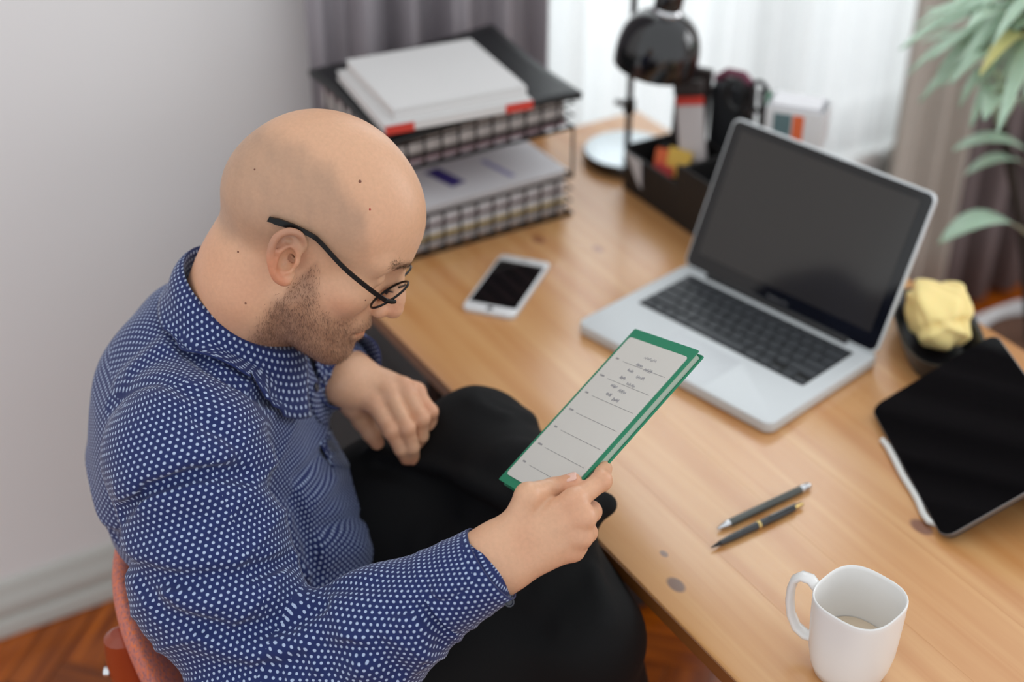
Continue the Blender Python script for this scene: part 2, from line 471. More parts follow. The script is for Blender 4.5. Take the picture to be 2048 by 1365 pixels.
# ================================================================== desk
DZ = 0.74
def pine_mat():
    m = mat('varnished_pine', (205, 150, 95), rough=0.30, spec=0.5, coat=1.0, coat_rough=.2)
    nt = m.node_tree; b = bsdf(m); N = nt.nodes.new; K = nt.links.new
    tc = nt.nodes['Texture Coordinate']; oi = N('ShaderNodeObjectInfo')
    mp = N('ShaderNodeMapping'); mp.inputs['Scale'].default_value = (1.2, 26, 26)
    K(tc.outputs['Object'], mp.inputs[0])
    rd = N('ShaderNodeMath'); rd.operation = 'MULTIPLY'; rd.inputs[1].default_value = 30; K(oi.outputs['Random'], rd.inputs[0])
    ad = N('ShaderNodeVectorMath'); ad.operation = 'ADD'; K(mp.outputs[0], ad.inputs[0]); K(rd.outputs[0], ad.inputs[1])
    nz = N('ShaderNodeTexNoise'); nz.inputs['Scale'].default_value = 1.0; nz.inputs['Detail'].default_value = 5; nz.inputs['Distortion'].default_value = .6
    K(ad.outputs[0], nz.inputs['Vector'])
    rp = N('ShaderNodeValToRGB')
    e = rp.color_ramp.elements
    e[0].position = .28; e[0].color = lin(196, 132, 74)
    e[1].position = .74; e[1].color = lin(222, 172, 116)
    K(nz.outputs['Fac'], rp.inputs[0])
    # per-board tone
    hv = N('ShaderNodeHueSaturation'); K(rp.outputs[0], hv.inputs['Color'])
    mr = N('ShaderNodeMapRange'); mr.inputs[3].default_value = .97; mr.inputs[4].default_value = 1.03
    K(oi.outputs['Random'], mr.inputs[0]); K(mr.outputs[0], hv.inputs['Value'])
    col = hv.outputs[0]
    # knots of the wood
    for (kx, ky, kr, st) in ((.318, .030, .0095, (112, 92, 88)), (.271, .048, .0045, (120, 96, 88)), (.381, .321, .0115, (112, 62, 48)),
                             (-.045, .175, .007, (150, 122, 112)), (.62, .152, .011, (176, 112, 88)), (.585, .035, .009, (118, 88, 78)),
                             (-.40, .30, .010, (150, 88, 56)), (.10, .33, .010, (196, 106, 62)), (-.12, .60, .009, (150, 96, 70)), (-.33, .36, .008, (160, 98, 66)),
                             (.80, .30, .012, (130, 84, 62)), (.55, .52, .010, (140, 86, 60))):
        sb = N('ShaderNodeVectorMath'); sb.operation = 'SUBTRACT'; sb.inputs[1].default_value = (kx, ky, 0); K(tc.outputs['Object'], sb.inputs[0])
        ml = N('ShaderNodeVectorMath'); ml.operation = 'MULTIPLY'; ml.inputs[1].default_value = (.72, 1.15, 0); K(sb.outputs[0], ml.inputs[0])
        ln = N('ShaderNodeVectorMath'); ln.operation = 'LENGTH'; K(ml.outputs[0], ln.inputs[0])
        r = N('ShaderNodeMapRange'); r.inputs[1].default_value = kr * .75; r.inputs[2].default_value = kr * 1.15
        r.inputs[3].default_value = .85; r.inputs[4].default_value = 0; K(ln.outputs['Value'], r.inputs[0])
        mx = N('ShaderNodeMix'); mx.data_type = 'RGBA'; mx.inputs[7].default_value = lin(*st)
        K(r.outputs[0], mx.inputs[0]); K(col, mx.inputs[6]); col = mx.outputs[2]
    K(col, b.inputs['Base Color'])
    return m
m_pine = pine_mat()
DX0, DX1, DY1 = -0.705, 0.95, 0.694
desk = thing('desk', 'varnished pine desk with knots in its planks, carrying the laptop', 'desk', (0, 0, 0))
nb_ = 7; bw = DY1 / nb_
for i in range(nb_):
    y0, y1, e = i*bw, (i+1)*bw, .004
    sec = [(y0, DZ-.022), (y1, DZ-.022), (y1, DZ-.0002), (y1-.0002, DZ), (y0+.0002, DZ), (y0, DZ-.0002)]
    if i == 0: sec = [(0, DZ-.022+e), (e*.3, DZ-.022+e*.3), (e, DZ-.022), (y1, DZ-.022), (y1, DZ-.0002), (y1-.0002, DZ), (e, DZ), (e*.3, DZ-e*.3), (0, DZ-e)]
    if i == nb_-1: sec = [(y0, DZ-.022), (y1-e, DZ-.022), (y1-e*.3, DZ-.022+e*.3), (y1, DZ-.022+e), (y1, DZ-e), (y1-e*.3, DZ-e*.3), (y1-e, DZ), (y0+.0002, DZ), (y0, DZ-.0002)]
    k = len(sec); mb = MB(); mb.add([(x, y, z) for x in (DX0, DX1) for (y, z) in sec], [(j, j+k, (j+1) % k + k, (j+1) % k) for j in range(k)] + [tuple(range(k)), tuple(reversed(range(k, 2*k)))])
    mb.build('plank', m_pine, desk)
MB().box((DX0, -.0012, DZ-.0205), (DX1, .0004, DZ-.0032)).build('edge_shade_strip', mat('edge_shade_brown', (124, 74, 32), rough=.4, var=.15, vscale=12), desk, smooth=False)  # added strip: its dark brown paints in the shade on the front edge
for x in (DX0+.03, DX1-.10):
    for y in (.005, DY1-.06):
        if x < 0 and y < .1: continue          # the drawer unit carries this corner
        MB().box((x, y, 0), (x+.05, y+.05, DZ-.022)).build('leg', m_pine, desk, bevel=.004)
MB().box((DX0+.12, DY1-.09, DZ-.10), (DX1-.10, DY1-.07, DZ-.022)).build('apron', m_pine, desk, smooth=False)

# black drawer unit standing under the left end of the desk
m_bw = mat('black_lacquer', (22, 22, 25), rough=.45, var=.1)
ped = thing('drawer_unit', 'black drawer unit standing on the floor under the desk', 'cabinet', (-.50, .33, 0))
MB().box((-.205, -.26, .03), (.22, .28, .7175)).build('body', m_bw, ped, bevel=.004)
for k in range(3):
    d_ = MB().box((-.20, -.28, .05+.213*k), (.215, -.262, .05+.213*k+.205)).build('drawer', m_bw, ped, bevel=.003)
    MB().tube([(-.01, -.283, .15+.213*k), (-.01, -.297, .15+.213*k), (.10, -.297, .15+.213*k), (.10, -.283, .15+.213*k)], .004, 8).build('handle', m_black, d_)
for sx in (-.18, .19):
    for sy in (-.23, .25):
        MB().lathe([(0, 0), (.02, 0), (.02, .03), (0, .03)], 12, (sx, sy, 0)).build('foot', m_black, ped)
# ================================================================== laptop
m_alu = mat('brushed_aluminium', (216, 220, 221), rough=.42, metal=.12, spec=.5, bump=.03, bscale=900)
m_key = mat('key_plastic', (58, 61, 65), rough=.34)
m_well = mat('key_well', (9, 10, 11), rough=.6)
m_bez = mat('black_glass', (7, 7, 9), rough=.06, spec=.55)
m_scr = mat('dark_screen', (44, 41, 38), rough=.10, spec=.6)
lap = thing('laptop', 'open silver laptop with black keys and a dark glossy screen', 'laptop', (.0043, .2448, DZ), math.radians(12.995))
LWd, LDp, LT = .325, .227, .0175
mb = MB(); mb.slab(LWd, LDp, .002, LT, .013, seg=6, bev=.0022, c=(0, LDp/2))
base = mb.build('base', m_alu, lap)
for sx in (-1, 1):
    for sy in (.03, .195): MB().lathe([(0, 0), (.006, 0), (.006, .0025), (0, .0025)], 12, (sx*.14, sy, 0)).build('foot', m_black, base)
MB().slab(.105, .076, LT-.0004, LT+.0003, .003, seg=3, c=(0, .046)).build('trackpad', mat('trackpad_glass', (205, 208, 210), rough=.35, metal=.2), base)
MB().slab(.277, .109, LT-.0005, LT+.0002, .003, seg=3, c=(0, .150)).build('keyboard_well', m_well, base)
kmesh = {}
def key(x, y, w, d):
    kk = (round(w, 4), round(d, 4))
    if kk not in kmesh:
        k = MB(); k.slab(w, d, 0, .0022, .0016, seg=3, bev=.0006)
        me = k.mesh('key', False); me.materials.append(m_key); kmesh[kk] = me
    o = bpy.data.objects.new('key', kmesh[kk]); COL.objects.link(o); o.parent = base; o.location = (x, y, LT)
U_ = .019; x_l = -14.5 * U_ / 2
rows = [[1, 1, 1, 1.25, 5, 1.25, 1, 1, 1, 1], [2.25] + [1]*10 + [2.25], [1.75] + [1]*11 + [1.75], [1.5] + [1]*12 + [1], [1]*13 + [1.5]]
yk = .0965 + U_/2
for rw in rows:
    x = x_l
    for i, w in enumerate(rw):
        if rw is rows[0] and i in (7, 9): key(x + w*U_/2, yk - U_*.23, w*U_ - .003, U_*.5 - .002)
        elif rw is rows[0] and i == 8:
            key(x + w*U_/2, yk - U_*.23, w*U_ - .003, U_*.5 - .002); key(x + w*U_/2, yk + U_*.23, w*U_ - .003, U_*.5 - .002)
        else: key(x + w*U_/2, yk, w*U_ - .003, U_ - .003)
        x += w*U_
    yk += U_
for i in range(14): key(x_l + (i+.5)*14.5*U_/14, yk - U_*.25, 14.5*U_/14 - .003, U_*.5 - .002)
# hinge and lid
mb = MB(); mb.tube([(-.118, .2195, LT+.001), (.118, .2195, LT+.001)], .0062, 12); mb.build('hinge', m_black, base)
lid_a = math.radians(66.0)
lid = link('lid', (lambda: (lambda q: (q.slab(LWd, .219, -.0045, .0015, .012, seg=6, bev=.0016, c=(0, .1095)), q.mesh('lid'))[1])(MB()))(), m_alu, lap,
           loc=(0, .219, LT+.001), rot=(lid_a, 0, 0))
lid.data.set_sharp_from_angle(angle=math.radians(38))
MB().slab(LWd-.006, .213, .0014, .0022, .010, seg=6, c=(0, .1095)).build('bezel', m_bez, lid)
MB().slab(.288, .180, .0020, .0026, .001, seg=2, c=(0, .1145)).build('screen', m_scr, lid)
fc = bpy.data.curves.new('lettering', 'FONT'); fc.body = 'MacBook Pro'; fc.size = .0062; fc.align_x = 'CENTER'; fc.extrude = .0001
fo = bpy.data.objects.new('tmp', fc); COL.objects.link(fo); bpy.context.view_layer.update()
fme = bpy.data.meshes.new_from_object(fo.evaluated_get(bpy.context.evaluated_depsgraph_get())); bpy.data.objects.remove(fo)
link('lettering', fme, mat('grey_print', (120, 120, 122), rough=.5), lid, loc=(0, .0095, .0024))

# ================================================================== phone
m_phw = mat('white_phone', (228, 228, 228), rough=.25, coat=.4)
ph = thing('phone', 'white smartphone with a black screen lying on the desk', 'phone', (-.3012, .1886, DZ), math.radians(39.2))
MB().slab(.0778, .158, 0, .0072, .0105, seg=6, bev=.0022).build('body', m_phw, ph)
MB().slab(.0685, .121, .0068, .0075, .0008, seg=2).build('screen', mat('phone_glass', (9, 11, 13), rough=.07, spec=.55), ph)
MB().lathe([(.0054, .0070), (.0058, .0075), (.0050, .0075), (.0048, .0072), (0, .0072)], 20, (0, -.0695, 0)).build('home_button', mat('phone_button', (214, 214, 215), rough=.3), ph)
MB().slab(.012, .0016, .0070, .0074, .0007, seg=3, c=(0, .071)).build('earpiece', m_black, ph)

# ================================================================== tablet propped up on its long edge
tBL, tTL, tBR = np.array([.415, .318, .7480]), np.array([.186, .420, .7480]), np.array([.473, .449, .8480])
ex = unit(tTL - tBL); ey = tBR - tBL; ey = unit(ey - ex*(ey @ ex)); en = np.cross(ey, ex)
if en[2] < 0: en = -en
Rm = Matrix([[ex[i], ey[i], en[i]] for i in range(3)]).to_4x4()
tab = thing('tablet', 'black tablet propped up on its long edge at the right of the desk', 'tablet', tuple(tBL))
if Rm.determinant() < 0:
    Rm = Matrix([[-ex[i], ey[i], en[i]] for i in range(3)]).to_4x4(); TSX = -1
else: TSX = 1
tab.rotation_euler = Rm.to_euler()
def tslab(w, d, z0, z1, r, c, **k): return MB().slab(w, d, z0, z1, r, c=(TSX*c[0], c[1]), **k)
tslab(.2505, .1741, -.0061, 0, .0155, (.12525, .08705), seg=8, bev=.0014).build('body', mat('space_grey_metal', (118, 114, 112), rough=.35, metal=.7), tab)
tslab(.2480, .1716, -.0006, .0004, .0145, (.12525, .08705), seg=8).build('screen', mat('tablet_glass', (3, 3, 4), rough=.05, spec=.22), tab)
tslab(.0010, .009, -.0042, -.0022, .0004, (-.0002, .115), seg=2).build('port', m_black, tab)
tslab(.2470, .1705, -.0085, -.0060, .014, (.12525, .08705), seg=6).build('cover', mat('dark_cover', (32, 34, 38), rough=.7), tab)
# folded flap of the cover standing on the desk behind it
inv = Rm.inverted()
p_up = Vector((0, .135, -.0085)); 
def tl(w): return inv @ (Vector(w) - Vector(tBL))
a0 = Rm @ Vector((TSX*.03, .140, -.009)) + Vector(tBL); a1 = Rm @ Vector((TSX*.22, .140, -.009)) + Vector(tBL)
hd = Vector((en[0], en[1], 0)).normalized() * -.035
b0 = Vector((a0.x, a0.y, DZ+.001)) + hd; b1 = Vector((a1.x, a1.y, DZ+.001)) + hd
MB().add([tl(a0), tl(a1), tl(b1), tl(b0)], [(0, 1, 2, 3)]).build('stand_flap', bpy.data.materials['dark_cover'], tab, solid=.003)
m_cord = mat('white_cord', (226, 225, 220), rough=.5)
cord = [onz(x, y, DZ+.0042) for x, y in ((1764, 880), (1776, 895), (1790, 921), (1806, 953), (1823, 980), (1836, 1002), (1846, 1028), (1858, 1044), (1872, 1050), (1890, 1040))]
tag(MB().tube(cord, [.0034, .0040, .0041, .004, .004, .004, .004, .0038, .003, .0024], 10).build('charging_cord', m_cord), 'thick white cord lying along the bottom edge of the tablet', 'cord')

# ================================================================== pens
m_pen1 = mat('black_pen', (24, 25, 27), rough=.25, coat=.5); m_chr = mat('chrome', (215, 216, 218), rough=.18, metal=1.0)
m_gold = mat('pale_gold', (214, 186, 122), rough=.2, metal=1.0); m_pen2 = mat('grey_pen', (92, 94, 90), rough=.3, metal=.4)
def pen(name, a, b, label, dark):
    a = np.array(a); b = np.array(b); L = np.linalg.norm(b - a); ang = math.atan2(b[1]-a[1], b[0]-a[0])
    t = thing(name, label, 'pen', (a[0], a[1], DZ+.0047), ang, 'pens on the desk', rot=(0, 0, ang))
    def lat(nm, prof, m):
        V = []; F = []; n = 16
        for (x, r) in prof:
            for k in range(n): V.append((x, r*math.cos(2*math.pi*k/n), r*math.sin(2*math.pi*k/n)))
        for i in range(len(prof)-1):
            for k in range(n): F.append((i*n+k, (i+1)*n+k, (i+1)*n+(k+1) % n, i*n+(k+1) % n))
        MB().add(V, F).build(nm, m, t)
    if dark:
        lat('tip', [(0, .0006), (.004, .0012), (.012, .0026), (.013, .003)], m_black)
        lat('lower_barrel', [(.013, .0030), (.03, .0042), (.066, .0047)], m_pen1)
        lat('ring', [(.066, .0047), (.0665, .0052), (.0695, .0052), (.070, .0047)], m_gold)
        lat('upper_barrel', [(.070, .0047), (.10, .0046), (L-.014, .0038)], m_pen1)
        lat('push_button', [(L-.014, .0038), (L-.012, .003), (L-.002, .0026), (L, .0014), (L, 0)], m_gold)
        MB().box((L-.052, -.0015, .0048), (L-.012, .0015, .0058)).build('clip', m_pen1, t, bevel=.0004)
    else:
        lat('tip', [(0, .0008), (.003, .0022), (.012, .0042), (.016, .0046)], m_chr)
        lat('barrel', [(.016, .0046), (.05, .0047), (L-.014, .0046)], m_pen2)
        lat('end_cap', [(L-.014, .0046), (L-.013, .0048), (L-.003, .0046), (L, .0035), (L, 0)], m_chr)
        MB().box((.07, -.0012, .0045), (.118, .0012, .0056)).build('clip', m_pen2, t, bevel=.0004)
pen('pen', (.2930, .0950), (.2862, .2300), 'black pen with a gold middle ring, nearer the mug', True)
pen('pen', (.2715, .1205), (.2640, .2580), 'grey metal pen with silver ends, farther from the mug', False)

# ================================================================== mug
m_cer = mat('white_ceramic', (236, 234, 231), rough=.28, coat=.3)
mug = thing('mug', 'white rounded-square mug with a little milky drink inside', 'mug', (.5075, .1015, DZ))
mdir = math.atan2(RT[1], RT[0])
def sq(a, r, n=2.75):
    c, s = abs(math.cos(a)), abs(math.sin(a)); return r / (c**n + s**n) ** (1/n) * 1.0
def mring(r, z, sqn):
    out = []
    for k in range(64):
        a = 2*math.pi*k/64
        rr = sq(a - 0, r*.93, sqn); th = a + mdir + math.pi/4
        out.append((rr*math.cos(th), rr*math.sin(th), z))
    return out
outer = [(.020, 0.0), (.030, .0005), (.0355, .004), (.0395, .016), (.0424, .034), (.0432, .055), (.0438, .075), (.0440, .092), (.0442, .098), (.0436, .0995),
         (.0425, .0990), (.0415, .096), (.0408, .075), (.0395, .050), (.0385, .028), (.033, .012), (.020, .008), (.0, .0075)]
V = []; 
for (r, z) in outer: V += mring(max(r, .0001), z, 2.3 + .55*min(1, z/.09))
F = []
for i in range(len(outer)-1):
    for k in range(64): F.append((i*64+k, i*64+(k+1) % 64, (i+1)*64+(k+1) % 64, (i+1)*64+k))
mb = MB(); mb.add(V, F); mb.build('cup', m_cer, mug, auto=False)
mb = MB(); V = [(.0, .0, .038)] + mring(.0384, .0382, 2.5); mb.add(V, [(0, 1+k, 1+(k+1) % 64) for k in range(64)])
mb.build('drink', mat('milky_drink', (222, 203, 178), rough=.25), mug)
hd = np.array([-.878, -.479, 0]); hd /= np.linalg.norm(hd)
hp = [(.0425, .091), (.050, .0985), (.059, .0985), (.0655, .092), (.068, .080), (.068, .064), (.065, .047), (.058, .033), (.048, .027), (.0405, .028)]
hside = np.array([-hd[1], hd[0], 0]); hw = [.0075, .0072, .007, .0068, .0066, .0066, .0066, .0068, .007, .0075]
V = []; F = []; nn = 12
for i, (r, z) in enumerate(hp):
    a = hp[max(i-1, 0)]; b = hp[min(i+1, len(hp)-1)]; t = np.array([b[0]-a[0], b[1]-a[1]]); t /= np.linalg.norm(t)
    nrm = np.array([-t[1], t[0]])
    for k in range(nn):
        th = 2*math.pi*k/nn; ca_, sa_ = math.cos(th), math.sin(th)
        q = .0042*ca_; w = hw[i]*sa_
        rr, zz = r + nrm[0]*q, z + nrm[1]*q
        V.append((hd[0]*rr + hside[0]*w, hd[1]*rr + hside[1]*w, zz))
for i in range(len(hp)-1):
    for k in range(nn): F.append((i*nn+k, i*nn+(k+1) % nn, (i+1)*nn+(k+1) % nn, (i+1)*nn+k))
MB().add(V, F).build('handle', m_cer, mug, auto=False)

# ================================================================== black dish with a crumpled yellow cloth
dish = thing('dish', 'black oblong dish behind the tablet holding a yellow cloth', 'dish', (.122, .590, DZ), math.atan2(-.54, .84))
def dring(w, d, z, n=48, e=3.2):
    out = []
    for k in range(n):
        a = 2*math.pi*k/n; c, s = math.cos(a), math.sin(a); r = 1/(abs(c)**e + abs(s)**e)**(1/e); out.append((w*r*c, d*r*s, z))
    return out
V = []; pr = [(.064, .026, 0), (.080, .040, .002), (.094, .052, .034), (.096, .054, .038), (.094, .052, .038), (.090, .048, .035), (.076, .036, .006), (.0001, .0001, .005)]
for q in pr: V += dring(*q)
MB().add(V, [(i*48+k, i*48+(k+1) % 48, (i+1)*48+(k+1) % 48, (i+1)*48+k) for i in range(len(pr)-1) for k in range(48)]).build('bowl', mat('black_dish', (26, 29, 33), rough=.4), dish)
m_yel = mat('yellow_cloth', (250, 224, 152), rough=.85, var=.06, vscale=20)
bsdf(m_yel).inputs['Subsurface Weight'].default_value = .15
def crumple(P, seed=3):
    Q = (P - np.float32([0, 0, .035])) / np.float32([.058, .044, .036])
    r = np.sqrt((Q**2).sum(1)) + 1e-6; N = Q / r[:, None]
    rg = np.random.default_rng(seed); d = np.zeros(len(P), np.float32)
    for k in range(9):
        w = rg.normal(size=3); w /= np.linalg.norm(w); o = rg.uniform(-.6, .6); a = rg.uniform(.05, .13)
        t = N @ w.astype(np.float32) - o + .12*np.sin(5*N[:, (k % 3)] + k)
        d += a * np.exp(-(t/.16)**2) * (1 if k % 3 else -1.2)
    return (r - 1 - d) * .036
V, F = nets(crumple, (-.085, -.07, -.02), (.085, .07, .105), .0028)
clo = tag(link('cloth', mesh_from('cloth', V, F), m_yel, loc=(.116, .596, DZ+.016), rot=(0, 0, math.atan2(-.54, .84))), 'crumpled pale yellow cloth stuffed in the black dish', 'cloth')

# ================================================================== letter trays with paper, folder and books
m_wire = mat('black_wire', (26, 24, 26), rough=.4, metal=.3)
m_pap = mat('white_paper', (226, 224, 226), rough=.8, var=.02); m_pap2 = mat('cream_paper', (208, 200, 196), rough=.85, var=.05, vscale=60)
m_pink = mat('mauve_paper', (168, 142, 146), rough=.8, var=.06)
def tray(label, x0, x1, y0, y1, z0, z1, posts, zp):
    t = thing('letter_tray', label, 'letter tray', ((x0+x1)/2, (y0+y1)/2, z0 - (zp if posts else 0)), 0, 'stacked wire letter trays')
    ox, oy, oz = t.location; r = .0021
    mb = MB()
    for z in (z0+r, z1):
        c = [(x0-ox, y0-oy, z-oz), (x1-ox, y0-oy, z-oz), (x1-ox, y1-oy, z-oz), (x0-ox, y1-oy, z-oz)]
        mb.tube(c + [c[0]], r*1.4, 8)
    mb.build('rim', m_wire, t)
    mb = MB()
    ny = int(round((y1-y0)/.0275)); nx = int(round((x1-x0)/.0275))
    for i in range(1, ny):
        y = y0 + (y1-y0)*i/ny - oy
        mb.tube([(x1-ox, y, z1-oz), (x1-ox, y, z0+r-oz), (x0-ox, y, z0+r-oz), (x0-ox, y, z1-oz)], r, 6)
    for i in range(1, nx):
        x = x0 + (x1-x0)*i/nx - ox
        mb.tube([(x, y0-oy, z1-oz), (x, y0-oy, z0+r-oz)], r, 6); mb.tube([(x, y1-oy, z1-oz), (x, y1-oy, z0+r-oz)], r, 6)
    for f in (.36, .68):
        z = z0 + (z1-z0)*f - oz
        mb.tube([(x1-ox, y0-oy, z), (x1-ox, y1-oy, z), (x0-ox, y1-oy, z)], r*.8, 6); 
    mb.build('wire_grid', m_wire, t)
    if posts:
        for (x, y) in ((x0, y0), (x1, y0), (x1, y1), (x0, y1)):
            MB().tube([(x-ox, y-oy, z0-zp-oz), (x-ox, y-oy, z0-oz+r)], .0021, 8).build('post', m_wire, t)
    return t
TX0, TX1, TY0, TY1 = -.672, -.440, .082, .384
tray('lower black wire letter tray holding papers with purple print', TX0, TX1, TY0, TY1, DZ+.001, DZ+.066, False, 0)
tray('upper black wire letter tray directly beneath the black folder', TX0, TX1, TY0, TY1, .884, .944, True, .884-(DZ+.066))
def papers(z, hs, mats, label, grp, sag=0.0):
    for i, (h, m, sh) in enumerate(zip(hs, mats, label)):
        dx, dy = RNG.uniform(-.004, .004), RNG.uniform(-.004, .004)
        w, d = (TX1-TX0)-.016, (TY1-TY0)-.016
        def fn(u, v, zz=z, hh=h): return None
        mb = MB()
        nu = 9
        V = []; F = []
        for top in (0, 1):
            for a in range(nu):
                for b in range(nu):
                    u, v = a/(nu-1), b/(nu-1)
                    s = -sag*math.sin(math.pi*v)*1.0 + sag
                    V.append((TX0+.008+dx+w*u, TY0+.008+dy+d*v, z + s + (h-.0006 if top else 0)))
        n2 = nu*nu
        for a in range(nu-1):
            for b in range(nu-1):
                F.append((n2+a*nu+b, n2+(a+1)*nu+b, n2+(a+1)*nu+b+1, n2+a*nu+b+1)); F.append((a*nu+b, a*nu+b+1, (a+1)*nu+b+1, (a+1)*nu+b))
        for a in range(nu-1):
            F.append((a*nu, (a+1)*nu, n2+(a+1)*nu, n2+a*nu)); F.append((a*nu+nu-1, n2+a*nu+nu-1, n2+(a+1)*nu+nu-1, (a+1)*nu+nu-1))
            F.append((a, n2+a, n2+a+1, a+1)); F.append(((nu-1)*nu+a, (nu-1)*nu+a+1, n2+(nu-1)*nu+a+1, n2+(nu-1)*nu+a))
        tag(mb.add(V, F).build('paper_stack', m, smooth=False), sh, 'paper', grp)
        z += h
    return z
zt = papers(DZ+.0052, (.014, .008, .012, .006, .013, .018),
            (m_pap2, mat('yellowed_paper', (206, 178, 118), rough=.85), m_pap, m_pink, m_pap, m_pap),
            ('bottom sheaf of cream paper in the lower letter tray', 'thin yellowish sheaf second from the bottom of the lower letter tray', 'white sheaf just above the yellowish one in the lower letter tray',
             'thin mauve sheaf in the middle of the lower letter tray', 'white sheaf just above the mauve one in the lower letter tray', 'topmost white sheaf of the lower letter tray, under the purple print'), 'papers in the lower letter tray')
m_purp = mat('purple_print', (62, 48, 128), rough=.8); m_purp2 = mat('faint_purple_print', (160, 156, 196), rough=.8)
sheet = thing('printed_sheet', 'white printed sheet with a purple bar lying on the lower letter tray', 'paper', (-.55, .24, zt))
MB().box((-.115, -.145, 0), (.107, .138, .0006)).build('page', m_pap, sheet, smooth=False)
def bar(p, q, w, m):
    p = np.array(p); q = np.array(q); d = unit(q-p); nrm = np.array([-d[1], d[0]])*w/2
    c = [p+nrm, p-nrm, q-nrm, q+nrm]
    MB().add([(x+.55, y-.24, .0008) for x, y in c], [(0, 1, 2, 3)]).build('print_bar', m, sheet, smooth=False)
bar((-.546, .200), (-.484, .214), .026, m_purp); bar((-.535, .283), (-.466, .296), .010, m_purp2)
zu = papers(.8885, (.006, .007, .026, .006), (m_pink, mat('brown_folder', (66, 44, 42), rough=.7), m_pap2, m_pink),
            ('lowest mauve sheaf in the upper letter tray', 'dark brown folder between the papers of the upper letter tray', 'thick cream sheaf in the upper letter tray', 'topmost mauve sheaf in the upper letter tray'), 'papers in the upper letter tray')
m_lea = mat('black_leather', (13, 15, 18), rough=.42, bump=.25, bscale=600)
def pad(u, v):
    x = -.676 + .258*u; y = .070 + .312*v
    z = .9490 + .012*(u < .0) + .010*math.sin(math.pi*v)*0 + .010*max(0, u-.55)*(-1.2)*abs(v-.5)*2 + .022*max(0, .45-u)**1.3*max(0, v-.55)*2.2 - .006*(abs(v-.5)*2)**4*u
    x += .006*math.sin(3*v); return (x, y, z + .003*math.sin(5*u+2*v))
mb = MB(); mb.grid(pad, 22, 26)
tag(mb.build('leather_folder', m_lea, solid=.010, off=1), 'black leather folder lying on the upper letter tray', 'folder')
m_bkw = mat('white_cover', (216, 214, 212), rough=.7, var=.02); m_red = mat('red_cloth_tape', (206, 62, 48), rough=.7)
def book(label, c, ang, w, d, z0, h):
    t = thing('book', label, 'book', (c[0], c[1], z0), ang, 'books on the black folder')
    MB().box((-w/2+.002, -d/2+.002, .0015), (w/2-.002, d/2-.002, h-.0015)).build('pages', m_pap2, t, smooth=False)
    MB().slab(w, d, h-.0015, h, .002, seg=2).build('front_cover', m_bkw, t, smooth=False)
    MB().slab(w, d, 0, .0015, .002, seg=2).build('back_cover', m_bkw, t, smooth=False)
    MB().box((w/2-.0022, -d/2, 0), (w/2+.0006, d/2, h)).build('spine', m_bkw, t, bevel=.0008)
    return t
bk1 = book('lower white book with red tape at both ends of its spine', (-.495, .181), math.radians(-7), .208, .216, .9645, .0125)
for s in (-1, 1): MB().box((.1025, s*.108-.0205+(-.0205 if s > 0 else .0205), -.0003), (.1052, s*.108+.0205+(-.0205 if s > 0 else .0205), .0122)).build('red_tape', m_red, bk1, smooth=False)
book('upper white notebook lying on the book with red tape', (-.502, .188), math.radians(-6), .196, .196, .9772, .0140)

# ================================================================== lamp
m_lac = mat('black_gloss', (14, 14, 16), rough=.12, coat=.6)
lamp = thing('desk_lamp', 'black desk lamp with a round base and glossy dome shade', 'lamp', (-.555, .566, DZ))
MB().lathe([(0, 0), (.070, 0), (.0725, .003), (.0725, .016), (.070, .019), (0, .019)], 48).build('base', m_lac, lamp)
MB().lathe([(.070, .0188), (.069, .0200), (.050, .0222), (.012, .0245), (0, .0247)], 48).build('base_plate', mat('polished_steel', (214, 222, 226), rough=.25, metal=.8), lamp)
sh_c = at(1317, 97, 2.2) - np.array([-.555, .566, DZ])      # dome centre in lamp space
st = [(0, 0, .022), (0, 0, .30), (0, 0, .36), (.01, -.003, .405), (.04, -.014, .43), (.085, -.03, .425), (sh_c[0]-.004, sh_c[1]+.002, sh_c[2]+.112)]
MB().tube(st, .0055, 12).build('stem', m_lac, lamp)
MB().tube([(.0, 0, .085), (.0, 0, .105)], .010, 14).build('switch_knob', m_lac, lamp)
MB().tube([(-.012, -.004, .095), (-.024, -.01, .095)], .005, 10).build('clamp_screw', m_lac, lamp)
R_ = .0625; prof = [(R_, -.028), (R_*1.01, -.010), (R_*.985, .008), (R_*.92, .024), (R_*.80, .038), (R_*.62, .049), (R_*.42, .056), (.021, .058)]
prof_in = [(r-.002, z-.0015) for (r, z) in reversed(prof)]
tilt = (math.radians(-5), math.radians(8), 0)
MB().lathe(prof + prof_in + [prof[0]], 48).build('shade', m_lac, lamp, loc=tuple(sh_c), rot=tilt)
MB().lathe([(.0225, .055), (.0235, .062), (.020, .066)], 32).build('collar', m_chr, lamp, loc=tuple(sh_c), rot=tilt)
MB().lathe([(.020, .064), (.021, .072), (.021, .094), (.017, .104), (.006, .112), (0, .112)], 32).build('socket', m_lac, lamp, loc=tuple(sh_c), rot=tilt)
MB().lathe([(0, -.014), (.012, -.010), (.019, .004), (.017, .020), (.011, .034), (.011, .050)], 24).build('bulb', mat('frosted_bulb', (235, 233, 226), rough=.3), lamp, loc=tuple(sh_c), rot=tilt)

